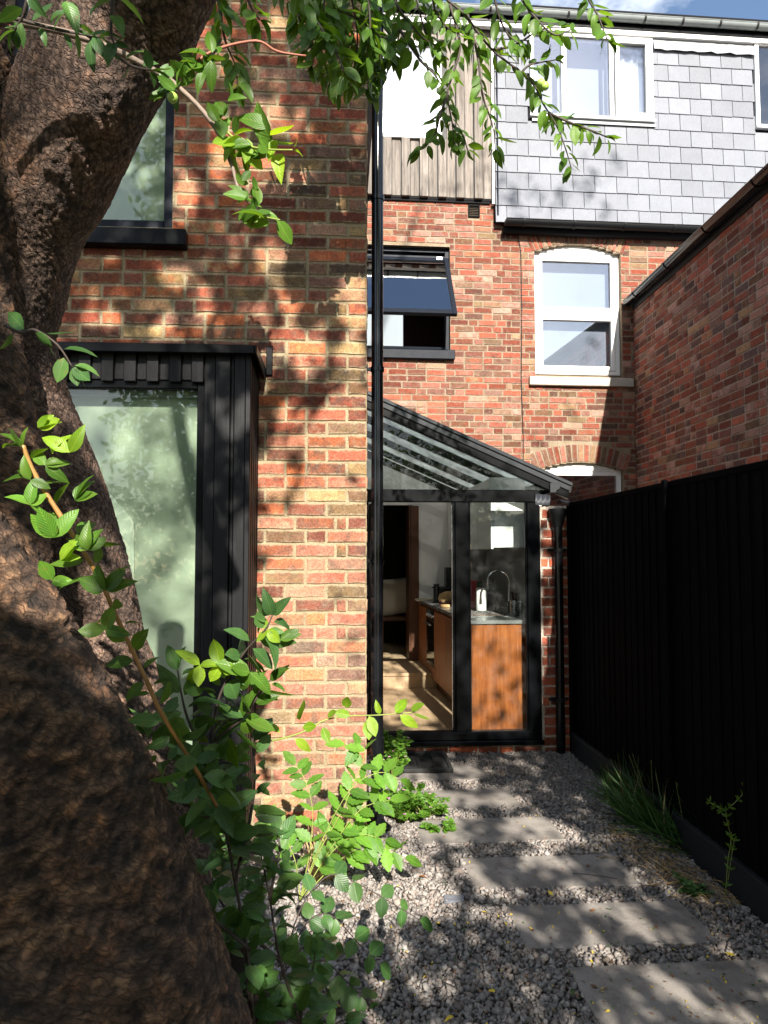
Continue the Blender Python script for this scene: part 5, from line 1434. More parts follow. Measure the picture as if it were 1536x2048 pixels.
# cut stub at the foot of the trunk
stub = thing('cut_branch', 'cut brown branch stub leaning at the foot of the tree trunk', 'branch', at_depth(530, 2100, 1.55))
q = [at_depth(465, 1885, 1.55), at_depth(490, 1950, 1.54), at_depth(545, 2060, 1.52), at_depth(620, 2250, 1.5)]
MB().tube([p - stub.location for p in smooth_path(q, 6)], [.020] * 4 + [.024] * 8 + [.028] * 7, 14).build('wood', M['bark'], stub, smooth=True)

fo = Foliage(5)
D3 = lambda l: [at_depth(px, py, d) for px, py, d in l]
def tw(pts, r0, r1, mat, sp, size, kind='plum', lm='leaf_plum', **kw):
    path = twig(tree, D3(pts), r0, r1, mat); leaves_along(fo, path, sp, size, kind, lm, **kw); return path
# long bare twig from the upper left with leaf tufts
twig(tree, D3([(-60, 20, 1.05), (40, 45, 1.08), (150, 70, 1.10), (250, 110, 1.12), (345, 165, 1.14), (420, 240, 1.15), (460, 320, 1.15), (478, 380, 1.15), (503, 408, 1.15)]), .006, .0022, 'twig_grey')
def tuft(px, py, d, n, size, mat, ang=None, spread=1.0, kind='plum', seed=0):
    c = at_depth(px, py, d); r = fo.r
    for i in range(n):
        a = (ang if ang is not None else r.uniform(0, 6.28)) + r.uniform(-1, 1) * spread
        dv = CR * math.cos(a) + CU * math.sin(a) - CF * r.uniform(-.5, .7)
        fo.leaf(c + rv(r, size * .18), dv, -CF * .8 + Vector((0, 0, .7)) + rv(r, .5), size * r.uniform(.55, 1.1), kind, mat)
for px, py, n, s, m in ((395, 145, 9, .040, 'leaf_plum'), (425, 110, 8, .040, 'leaf_plum'), (370, 130, 5, .036, 'leaf_plum'), (445, 250, 6, .036, 'leaf_plum'), (480, 285, 9, .045, 'leaf_young'), (510, 300, 8, .045, 'leaf_plum'), (540, 265, 3, .058, 'leaf_plum'), (550, 295, 4, .045, 'leaf_young'), (500, 400, 9, .038, 'leaf_plum'), (530, 430, 6, .048, 'leaf_plum'), (500, 375, 4, .040, 'leaf_plum'), (330, 170, 6, .040, 'leaf_dark'), (345, 180, 4, .036, 'leaf_plum'), (460, 215, 4, .036, 'leaf_plum'), (590, 297, 2, .025, 'leaf_young')):
    tuft(px, py, 1.14, n, s, m)
twig(tree, D3([(430, 240, 1.15), (480, 285, 1.14), (530, 298, 1.13), (585, 300, 1.12)]), .0022, .0012, 'twig_green')
twig(tree, D3([(503, 408, 1.15), (520, 430, 1.14), (560, 440, 1.13)]), .0020, .0012, 'twig_green')
tw([(380, 135, 1.15), (430, 100, 1.16), (512, 82, 1.18), (555, 103, 1.18), (612, 112, 1.19)], .0026, .0016, 'twig_red', .2, .03, t0=.95, tip=False)
# dark sprays over the trunk at the upper left
for pts in ([(60, -60, 1.0), (50, 20, 1.02), (30, 60, 1.03)], [(130, -60, 1.0), (130, 20, 1.02), (150, 60, 1.03)], [(220, -80, 1.02), (225, 0, 1.03), (222, 60, 1.04), (228, 88, 1.04)], [(0, 30, 1.05), (60, 45, 1.06), (120, 60, 1.06), (200, 75, 1.08)], [(160, 60, 1.08), (210, 95, 1.08), (260, 130, 1.1), (300, 140, 1.1)], [(10, 650, 1.05), (40, 665, 1.05), (70, 660, 1.06), (115, 690, 1.07), (145, 735, 1.08)]):
    tw(pts, .0030, .0014, 'twig_dark', .016, .042, lm='leaf_dark')
# small plums
for i, (px, py, s) in enumerate(((345, 195, .0085), (1090, 172, .0085), (1082, 166, .0085))):
    c = at_depth(px, py, 1.13 if i == 0 else 3.24) - tree.location
    if i: s *= 2.2
    o = MB().lathe([(s * .05, -s), (s * .5, -s * .88), (s * .86, -s * .5), (s, 0), (s * .88, s * .48), (s * .5, s * .86), (s * .12, s * .98)], c, 16).build('plum', M['plum'], tree, smooth=True)
# hanging sprays in front of the sky and the terrace
HB = [([(600, -120, 1.9), (640, -20, 1.9), (690, 60, 1.92), (740, 130, 1.95)], 'd'), ([(560, -100, 1.85), (600, 0, 1.85), (640, 90, 1.87), (660, 170, 1.88)], 'd'),
      ([(680, -120, 1.9), (700, -20, 1.9), (715, 80, 1.92), (700, 170, 1.94)], 'd'), ([(740, -100, 1.95), (760, 0, 1.95), (765, 90, 1.96), (750, 160, 1.96)], 'd'),
      ([(620, -60, 1.8), (660, 10, 1.82), (720, 40, 1.85), (780, 90, 1.9)], 'd'), ([(800, -100, 1.95), (830, -10, 1.95), (850, 60, 1.95), (880, 110, 1.96)], 'm'),
      ([(640, -120, 1.78), (650, -20, 1.80), (640, 60, 1.82), (625, 130, 1.84)], 'd'), ([(720, -120, 1.82), (735, -20, 1.84), (740, 60, 1.86), (730, 120, 1.88)], 'd'), ([(580, -60, 1.76), (620, 20, 1.78), (670, 100, 1.80), (690, 150, 1.82)], 'd'),
      ([(860, -120, 1.9), (880, -20, 1.9), (930, 30, 1.9), (985, 100, 1.92), (1060, 160, 1.95), (1085, 205, 1.95), (1115, 255, 1.95), (1132, 300, 1.95), (1142, 335, 1.95)], 'l'),
      ([(1095, 225, 1.95), (1140, 245, 1.95), (1185, 262, 1.95), (1215, 275, 1.95)], 'l'), ([(985, 100, 1.92), (1030, 90, 1.95), (1080, 60, 1.95), (1120, 55, 1.95)], 'l'),
      ([(900, 10, 1.9), (920, 90, 1.9), (905, 150, 1.9), (895, 190, 1.9), (905, 250, 1.9), (908, 290, 1.9)], 'm'), ([(895, 190, 1.9), (880, 230, 1.9), (870, 268, 1.9), (840, 300, 1.9)], 'm'), ([(905, 250, 1.9), (925, 270, 1.9), (935, 300, 1.9)], 'm'),
      ([(935, 30, 1.92), (955, 110, 1.92), (965, 190, 1.92), (985, 250, 1.92), (990, 300, 1.92)], 'm'), ([(1160, -120, 1.9), (1170, -20, 1.9), (1195, 30, 1.9), (1215, 80, 1.9)], 'l'),
      ([(1020, -100, 1.9), (1040, -10, 1.9), (1075, 40, 1.9), (1110, 70, 1.9), (1140, 60, 1.9)], 'l'), ([(980, -100, 1.9), (990, 0, 1.9), (1010, 60, 1.92), (1040, 90, 1.92)], 'l'),
      ([(800, 60, 1.95), (840, 120, 1.95), (870, 150, 1.95), (890, 185, 1.95)], 'm'), ([(760, -60, 1.9), (800, 20, 1.9), (840, 70, 1.92), (870, 90, 1.93)], 'l'), ([(860, -60, 1.9), (870, 20, 1.9), (900, 60, 1.9)], 'l'), ([(1040, 150, 1.95), (1060, 130, 1.95), (1110, 120, 1.95)], 'l'),
      ([(420, -60, 1.6), (440, 20, 1.6), (450, 80, 1.62), (470, 130, 1.64), (475, 170, 1.64)], 'd'), ([(480, -60, 1.6), (500, 10, 1.6), (520, 40, 1.62)], 'd'), ([(660, -120, 2.1), (670, -20, 2.1), (680, 70, 2.1), (665, 165, 2.1)], 'd'), ([(700, -120, 2.05), (725, 0, 2.05), (745, 90, 2.05), (735, 180, 2.05)], 'd'), ([(610, -120, 2.0), (620, -20, 2.0), (640, 30, 2.0), (690, 100, 2.0)], 'd'), ([(770, -100, 2.0), (790, -10, 2.0), (800, 60, 2.0), (780, 120, 2.0)], 'd'), ([(540, -120, 1.9), (570, -30, 1.9), (600, 40, 1.9), (610, 100, 1.9)], 'd')]
for pts, k in HB:
    pts = [(x, y, d * 1.68) for x, y, d in pts]; sz = {'d': .098, 'm': .088, 'l': .082}[k]
    tw(pts, .0065, .0022, 'twig_dark', {'d': .0135, 'm': .0165, 'l': .017}[k], sz, lm={'d': 'leaf_plum', 'm': 'leaf_plum', 'l': 'leaf_plum'}[k], droop=.5, t0=0.05)
fo.finish(tree, 300)

# ================================================================== shoots and plants in front
def plant(name, label, cat, base, seed, group=None):
    t = thing(name, label, cat, base, 0, group); t['_s'] = seed; del t['_s']; return t, Foliage(seed)
# long amber shoot climbing across the trunk
t1, f1 = plant('leafy_shoot', 'long amber-stemmed leafy shoot climbing diagonally across the tree trunk', 'shoot', at_depth(455, 1650, 1.36), 1)
p = twig(t1, D3([(455, 1650, 1.36), (395, 1545, 1.20), (325, 1430, 1.10), (298, 1372, 1.09), (262, 1295, 1.08), (225, 1215, 1.06), (190, 1140, 1.04), (120, 1030, 1.02), (70, 950, 1.01), (45, 890, 1.0)]), .0030, .0034, 'twig_amber', 'stem', 8)
cut_i = int(len(p) * .26)
leaves_along(f1, p[:cut_i], .012, .060, 'plum', 'leaf_dark', 0.0, .25, 1.1, False)
leaves_along(f1, p[cut_i:], .016, .046, 'plum', 'leaf_plum', 0.0, .15, 1.0, True)
for px, py, n, s, m in ((105, 908, 1, .05, 'leaf_young'), (110, 1075, 4, .044, 'leaf_bramble'), (120, 1120, 3, .038, 'leaf_young'), (75, 855, 4, .032, 'leaf_young'), (60, 960, 3, .04, 'leaf_plum'), (210, 1260, 4, .045, 'leaf_plum'), (140, 905, 2, .044, 'leaf_young'), (105, 1160, 3, .034, 'leaf_bramble'), (150, 1000, 4, .036, 'leaf_plum'), (175, 1100, 5, .038, 'leaf_plum'), (60, 1010, 4, .036, 'leaf_bramble'), (90, 930, 4, .034, 'leaf_plum'), (210, 1180, 5, .04, 'leaf_plum')):
    c = at_depth(px, py, 1.0)
    for i in range(n):
        a = f1.r.uniform(-.8, 3.4); dv = CR * math.cos(a) + CU * math.sin(a) - CF * f1.r.uniform(-.3, .5)
        f1.leaf(c, dv, -CF + Vector((0, 0, .6)) + rv(f1.r, .35), s * f1.r.uniform(.7, 1.1), 'plum', m)
f1.finish(t1, 300)
# bushy shoot in front of the black boards
t2, f2 = plant('leafy_shoot', 'bushy dark green shoot standing in front of the black clad window', 'shoot', at_depth(520, 2250, 1.40), 2)
for pts, lm, sp in (([(520, 2250, 1.40), (500, 1950, 1.40), (470, 1760, 1.40), (440, 1600, 1.40), (425, 1480, 1.40), (440, 1390, 1.40), (485, 1310, 1.38), (530, 1260, 1.36), (545, 1230, 1.36)], 'leaf_dark', .014),
                ([(440, 1600, 1.40), (400, 1500, 1.38), (370, 1420, 1.36), (355, 1340, 1.36)], 'leaf_dark', .018), ([(430, 1480, 1.40), (480, 1440, 1.40), (510, 1400, 1.4), (540, 1360, 1.4)], 'leaf_plum', .015),
                ([(470, 1760, 1.40), (500, 1640, 1.42), (510, 1540, 1.44), (500, 1450, 1.45)], 'leaf_dark', .016), ([(425, 1560, 1.4), (360, 1520, 1.38), (310, 1500, 1.36), (285, 1470, 1.35)], 'leaf_dark', .018),
                ([(455, 1660, 1.4), (390, 1620, 1.36), (330, 1590, 1.34), (300, 1570, 1.33)], 'leaf_dark', .020), ([(500, 1900, 1.4), (440, 1850, 1.36), (390, 1830, 1.34), (340, 1840, 1.33)], 'leaf_dark', .022)):
    pa = twig(t2, D3(pts), .0038, .0014, 'twig_dark', 'stem')
    leaves_along(f2, pa, sp * .56, .060, 'plum', lm, .12, .3, 1.3, True)
for px, py, n, s, m in ((535, 1260, 5, .036, 'leaf_young'), (560, 1280, 3, .045, 'leaf_plum'), (400, 1330, 4, .055, 'leaf_young'), (440, 1330, 3, .050, 'leaf_young'), (500, 1345, 4, .06, 'leaf_plum')):
    c = at_depth(px, py, 1.36)
    for i in range(n):
        a = f2.r.uniform(0, 6.28); f2.leaf(c, CR * math.cos(a) + CU * math.sin(a) - CF * f2.r.uniform(-.3, .5), -CF + Vector((0, 0, .6)) + rv(f2.r, .4), s * f2.r.uniform(.7, 1.1), 'plum', m)
f2.finish(t2, 300)
# lower bushy shoot at the foot
t3, f3 = plant('leafy_shoot', 'dense dark green leafy shoot at the foot of the trunk by the gravel', 'shoot', at_depth(640, 2250, 1.60), 3)
for pts in ([(640, 2250, 1.6), (600, 2050, 1.58), (560, 1920, 1.56), (540, 1800, 1.55), (520, 1700, 1.55)], [(600, 2050, 1.58), (610, 1980, 1.58), (625, 1940, 1.6), (630, 1910, 1.6)], [(560, 1920, 1.56), (490, 1860, 1.55), (440, 1800, 1.54), (420, 1740, 1.54)],
            [(620, 2150, 1.6), (650, 2090, 1.6), (670, 2050, 1.62), (690, 2040, 1.62)], [(540, 1800, 1.55), (550, 1740, 1.56), (560, 1700, 1.57), (555, 1670, 1.58)], [(600, 2050, 1.58), (520, 2000, 1.56), (480, 1960, 1.55)]):
    pa = twig(t3, D3(pts), .0042, .0015, 'twig_dark', 'stem'); leaves_along(f3, pa, .0115, .064, 'plum', 'leaf_dark', .0, .3, 1.2, True)
f3.finish(t3, 300)
# slender arching spray with lime green leaves reaching over the drainpipe
t4, f4 = plant('leafy_shoot', 'slender arching lime green spray reaching from the bush across the brick wall', 'shoot', at_depth(430, 1500, 1.45), 4)
pa = twig(t4, D3([(430, 1500, 1.45), (500, 1488, 1.5), (560, 1478, 1.55), (610, 1462, 1.58), (650, 1440, 1.6), (700, 1432, 1.62), (760, 1430, 1.64), (830, 1424, 1.66)]), .0024, .0012, 'twig_green', 'stem')
for px, py, ang, s in ((528, 1478, 2.6, .03), (560, 1465, 2.5, .04), (590, 1478, -.6, .045), (600, 1440, 1.1, .05), (605, 1455, .2, .035), (655, 1432, .4, .028), (645, 1455, -1.1, .035), (692, 1415, 1.4, .035), (700, 1430, 2.9, .035), (735, 1440, -1.5, .04), (738, 1432, -1.2, .045), (760, 1428, 1.9, .03), (790, 1425, .7, .04), (800, 1430, -.6, .05), (822, 1420, .6, .035), (826, 1428, -.5, .038)):
    f4.leaf(at_depth(px, py, 1.56 + (px - 530) / 3000), CR * math.cos(ang) + CU * math.sin(ang) - CF * f4.r.uniform(-.2, .5), -CF + Vector((0, 0, .8)) + rv(f4.r, .45), s * 1.05, 'plum', 'leaf_young')
f4.finish(t4, 300)
# pinnate seedlings between wall and gravel
def frond(parent, fol, pts, d, leaf, mat, pairs=6, kind='tooth'):
    pa = twig(parent, D3([(x, y, d + k * .02) for k, (x, y) in enumerate(pts)]), .0028, .0012, 'twig_green' if mat != 'leaf_dark' else 'twig_dark', 'stem')
    n = len(pa)
    for i in range(pairs):
        k = int(n * (.30 + .66 * i / pairs)); t = (pa[min(k + 1, n - 1)] - pa[k - 1]).normalized()
        for q in (1, -1):
            sd = t.cross(Vector((0, -.7, .7))).normalized() * q
            fol.leaf(pa[k], t * .55 + sd + rv(fol.r, .15), Vector((0, -.5, .85)) + rv(fol.r, .25), leaf * fol.r.uniform(.75, 1.1), kind, mat)
    fol.leaf(pa[-1], (pa[-1] - pa[-2]).normalized(), Vector((0, -.5, .85)), leaf, kind, mat)
gA = at_ground(600, 1800)
t5, f5 = plant('seedling', 'bright green seedling with feathery paired leaflets against the sunlit brick corner', 'plant', gA, 5)
dA = (gA - CP).dot(CF)
for pts, lf in (([(600, 1800), (640, 1700), (680, 1630), (710, 1560), (730, 1500), (690, 1490)], .075), ([(600, 1800), (620, 1700), (625, 1620), (610, 1560), (590, 1530)], .065), ([(600, 1800), (660, 1700), (720, 1620), (780, 1600)], .075), ([(600, 1800), (640, 1690), (700, 1580), (760, 1545), (800, 1560)], .07),
                ([(600, 1800), (590, 1720), (560, 1660), (530, 1630)], .06), ([(600, 1800), (650, 1720), (710, 1670), (770, 1680)], .07), ([(610, 1790), (680, 1720), (740, 1690), (810, 1715)], .07)):
    frond(t5, f5, pts, dA - .12, lf * 1.25, 'leaf_bramble', 7)
f5.finish(t5, 300)
gB = at_ground(560, 1960)
t6, f6 = plant('bramble', 'dark green arching bramble with oval leaflets over the gravel', 'plant', gB, 6)
dB_ = (gB - CP).dot(CF)
for pts, lf in (([(560, 1960), (600, 1820), (660, 1750), (720, 1770), (790, 1810), (840, 1840)], .075), ([(560, 1960), (610, 1850), (660, 1830), (720, 1890), (760, 1930)], .08), ([(560, 1960), (600, 1900), (640, 1880), (670, 1890)], .06), ([(570, 1960), (640, 1920), (690, 1960), (740, 2010)], .085), ([(570, 1980), (640, 1990), (700, 2050), (740, 2090)], .085)):
    frond(t6, f6, pts, dB_ - .25, lf * .85, 'leaf_dark', 5, 'round')
f6.finish(t6, 300)
# feathery herb at the foot of the drainpipe: several plants
def herb(label, px, py, n, hgt, mat, seed, spread=.14, size=.022, petals=None, group=None):
    b = at_ground(px, py); t, f = plant('herb', label, 'plant', b, seed, group); r = f.r
    for i in range(n):
        a = r.uniform(0, 6.28); l = r.uniform(.4, 1.0); rad = spread * r.uniform(.15, 1)
        tip = b + Vector((math.cos(a) * rad, math.sin(a) * rad, hgt * l)); mid = b.lerp(tip, .5) + Vector((0, 0, hgt * .2 * l))
        pa = twig(t, [b, mid, tip], .0018, .0008, 'twig_green', 'stem', 4)
        for k in range(9):
            p_ = pa[r.randrange(len(pa) // 2, len(pa))]
            for _ in range(3):
                f.leaf(p_ + rv(r, .006), Vector((math.cos(a) + r.gauss(0, .8), math.sin(a) + r.gauss(0, .8), r.uniform(-.2, .5))), Vector((0, -.4, 1)) + rv(r, .4), size * r.uniform(.6, 1.2), 'tooth', mat, 1.1)
        if petals and r.random() < .25:
            for k in range(5): f.leaf(tip + Vector((0, 0, .012)), Vector((math.cos(k * 1.256), math.sin(k * 1.256), .3)), Vector((0, -.3, 1)), .010, 'round', petals)
    f.finish(t, 160)
mat_leaf('petal_pink', (0.55, 0.25, 0.42), (0.6, 0.32, 0.48), (0.65, 0.4, 0.55), .3, .6)
mat_leaf('petal_yellow', (0.65, 0.48, 0.02), (0.7, 0.52, 0.03), (0.75, 0.56, 0.04), .3, .6)
herb('feathery bright green herb hugging the drainpipe above the door mat', 785, 1570, 42, .36, 'leaf_bramble', 31, .13, .028, 'petal_pink')
herb('feathery bright green herb beside the foot of the drainpipe', 805, 1650, 44, .20, 'leaf_bramble', 32, .20, .030, 'petal_pink')
herb('low feathery green herb spreading over the fifth slab', 850, 1640, 30, .14, 'leaf_bramble', 33, .18, .027, 'petal_pink')
herb('feathery green sprig creeping onto the fourth slab', 880, 1668, 9, .07, 'leaf_bramble', 34, .08, .026)
herb('low dark green weed with tiny yellow flowers behind the tree trunk', 415, 1770, 34, .20, 'leaf_dark', 35, .22, .024, 'petal_yellow')
herb('small dark green weed between slabs near the fence', 1385, 1795, 16, .07, 'leaf_dark', 36, .08, .018)
# dry brush tuft
t7, f7 = plant('dry_tuft', 'dry brown brush of dead stems against the foot of the brick wall', 'plant', at_ground(650, 1765), 41)
for i in range(150):
    a = f7.r.uniform(0, 6.28); d = Vector((math.cos(a) * f7.r.uniform(.1, .55), math.sin(a) * f7.r.uniform(.1, .5), 1)).normalized()
    f7.leaf(t7.location + Vector((math.cos(a), math.sin(a), 0)) * f7.r.uniform(0, .05), d, Vector((0, -1, .2)), f7.r.uniform(.10, .24), 'blade', 'straw', .55)
f7.finish(t7, 60, 'dead_stem', 'dead_stems')
# grass by the fence
def grass(label, px, py, n, ln, seed, sp=.12, dry=.1):
    b = at_ground(px, py); t, f = plant('grass_tuft', label, 'grass', b, seed); r = f.r
    for i in range(n):
        a = r.uniform(0, 6.28); o = Vector((math.cos(a) * r.uniform(0, sp) * .6, math.sin(a) * r.uniform(0, sp) * 1.5, 0))
        d = Vector((math.cos(a) * .7 - .35, math.sin(a) * .9, r.uniform(.5, 1.2)))
        f.leaf(b + o, d, Vector((math.cos(a), math.sin(a), .6)), ln * r.uniform(.5, 1.1), 'blade', 'straw' if r.random() < dry * .5 else 'grass_blade', r.uniform(.5, .9))
    for i in range(4):
        q = b + rv(r, .06); q.z = 0; twig(t, [q, q + Vector((-.02, r.uniform(-.06, .06), ln * .7)), q + Vector((-.05, r.uniform(-.1, .1), ln * 1.45))], .0013, .0008, 'twig_green', 'stem', 4)
    f.finish(t, 200, 'blade', 'blades')
grass('dark green grass tuft against the base of the black fence', 1290, 1655, 260, .27, 51)
grass('smaller dark grass tuft farther along the fence base', 1245, 1600, 90, .18, 52, .08)
grass('drooping dark grass tuft beside the gravel board', 1360, 1690, 140, .24, 53, .10)
# straw lying on the gravel by the fence
sf_ = Foliage(61); r = sf_.r; strawo = thing('straw_litter', 'dry straw scattered over the gravel along the fence', 'straw', at_ground(1300, 1720))
for i in range(330):
    u = r.random(); px = 1215 + 235 * u + r.gauss(0, 22); py = 1655 + 145 * u + r.gauss(0, 17)
    p_ = at_ground(px, py, .024 + r.random() * .02); a = r.gauss(-.9, .6) + (3.14 if r.random() < .5 else 0)
    sf_.leaf(p_, Vector((math.cos(a), math.sin(a), r.uniform(-.02, .18))), Vector((0, 0, 1)), r.uniform(.08, .24), 'blade', 'straw', .5)
sf_.finish(strawo, 0, 'stalk', 'stalks')
strawo['kind'] = 'stuff'
# tall sticky weed by the gravel board
t8, f8 = plant('tall_weed', 'tall thin weed with whorled leaves in front of the black fence', 'plant', at_ground(1450, 1800), 71)
d8 = (t8.location - CP).dot(CF)
for pts in ([(1450, 1800), (1456, 1720), (1462, 1680), (1455, 1645), (1450, 1622)], [(1450, 1622), (1475, 1600), (1490, 1580), (1494, 1558)], [(1450, 1622), (1430, 1612), (1415, 1600)], [(1456, 1760), (1465, 1700), (1470, 1675)]):
    pa = twig(t8, D3([(x, y, d8 - .02) for x, y in pts]), .0016, .0009, 'twig_green', 'stem', 5)
    for k in range(2, len(pa), 3):
        t = (pa[k] - pa[k - 1]).normalized()
        for i in range(5):
            a = i * 1.256; s_ = t.orthogonal().normalized(); q = s_ * math.cos(a) + t.cross(s_) * math.sin(a)
            f8.leaf(pa[k], q + t * .6, Vector((0, -1, .3)) + rv(f8.r, .3), .030 * f8.r.uniform(.6, 1.1), 'slim', 'leaf_plum')
f8.finish(t8, 120)
# fallen leaves and twigs
FALL = [(1462, 1905, .052, 'leaf_yellow', 'yellow fallen leaf on the gravel by the nearest slab'), (990, 1984, .030, 'leaf_yellow', 'small yellow fallen leaf on the near gravel'), (1212, 1817, .028, 'leaf_plum', 'green fallen leaf on the second slab'), (1172, 1733, .032, 'leaf_brown', 'dark curled leaf on the third slab'), (1182, 1822, .030, 'leaf_brown', 'brown curled leaf on the second slab'),
        (1180, 1970, .028, 'leaf_brown', 'brown curled leaf on the nearest slab'), (838, 1752, .040, 'leaf_brown', 'brown fallen leaf on the sunlit gravel'), (1072, 1752, .026, 'leaf_yellow', 'yellow green leaf scrap on the third slab'), (1105, 1790, .030, 'leaf_yellow', 'yellow leaf scrap in the gravel between two slabs'), (975, 1825, .034, 'leaf_yellow', 'yellow leaf scrap beside the mossy gravel patch'), (908, 2033, .034, 'leaf_yellow', 'pale yellow leaf scrap at the lower edge of the gravel'), (1145, 1990, .030, 'leaf_dark', 'dark green leaf at the corner of the nearest slab'), (1068, 1862, .02, 'leaf_brown', 'tiny brown scrap by the second slab')]
for px, py, s, m, lab in FALL:
    on = any(True for (sx, sy, a, w, d) in SLABS if 0 < (at_ground(px, py) - Vector((sx, sy, 0))).x < w and -d < (at_ground(px, py) - Vector((sx, sy, 0))).y < 0)
    o = bpy.data.objects.new('fallen_leaf', leaf_mesh('plum', px % 7, m)); o.location = at_ground(px, py, .028 if on else .034)
    o.rotation_euler = (R(rng.uniform(-12, 12)), R(rng.uniform(-12, 12)), rng.uniform(0, 6.28)); o.scale = (s,) * 3; put(o); tag(o, lab, 'leaf', 'fallen leaves')
for px, py, l, a, lab in ((1135, 1955, .05, .4, 'short dark twig on the nearest slab'), (1500, 2005, .06, .05, 'thin twig on the right of the nearest slab'), (1190, 1752, .20, -.35, 'long thin twig lying across the third slab')):
    c = at_ground(px, py, .029); dv = Vector((math.cos(a), math.sin(a), 0)) * l / 2
    o = MB().tube(smooth_path([-dv, Vector((0, .006, .002)), dv], 4), .0018, 5).build('fallen_twig', M['twig_dark'], None, smooth=True); o.location = c; tag(o, lab, 'twig', 'fallen twigs')
# debris specks on slabs and gravel
db_ = Foliage(91); r = db_.r; deb = thing('leaf_litter', 'tiny scattered leaf scraps and debris over slabs and gravel', 'litter', at_ground(1100, 1800))
for i in range(900):
    px, py = r.uniform(640, 1536), r.uniform(1540, 2048); p_ = at_ground(px, py, .026)
    if p_.x > 1.68 or (p_.x < .2 and p_.y > 3.9): continue
    db_.leaf(p_, Vector((r.gauss(0, 1), r.gauss(0, 1), .1)), Vector((0, 0, 1)) + rv(r, .3), r.uniform(.005, .016), 'plum', r.choice(['leaf_brown', 'leaf_brown', 'leaf_yellow', 'leaf_dark']))
db_.finish(deb, 0, 'scrap', 'scraps'); deb['kind'] = 'stuff'
# piece of broken slate lying in the gravel
bs = MB().prism([(-.06, -.02), (.03, -.04), (.065, .0), (.01, .012), (-.02, .035)], 0, .008, 'z').build('slate_shard', M['slate'], None, bevel=.001)
bs.location = at_ground(905, 1798, .026); bs.rotation_euler = (.08, .05, .5); tag(bs, 'grey broken slate shard lying in the gravel left of the slabs', 'slate')
# ================================================================== the crown overhead and behind: unseen leaves placed to shape the dappled shade
def sun_uv(p):
    t = p.y / -TOSUN.y; return (p.x + t * TOSUN.x, p.z + t * TOSUN.z)
def on(surface, px, py):
    if surface == 'L': x, z = FL.at(px, py); return Vector((x, 4.0, z))
    if surface == 'B': x, z = FL.at(px, py, .4); return Vector((x, 3.6, z))
    if surface == 'K': x, z = FK.at(px, py); return Vector((x, 5.5, z))
    if surface == 'F': x, z = FF.at(px, py, .08); return FF.m @ Vector((x, -.08, z))
    if surface == 'G': return at_ground(px, py)
    return at_depth(px, py, surface)
def hole(s, px, py, rx, ry, keep=.06):
    c = sun_uv(on(s, px, py)); a = sun_uv(on(s, px + rx, py)); b = sun_uv(on(s, px, py + ry))
    return (c[0], c[1], max(abs(a[0] - c[0]), abs(b[0] - c[0]), .012) + .028, max(abs(a[1] - c[1]), abs(b[1] - c[1]), .012) + .028, keep)
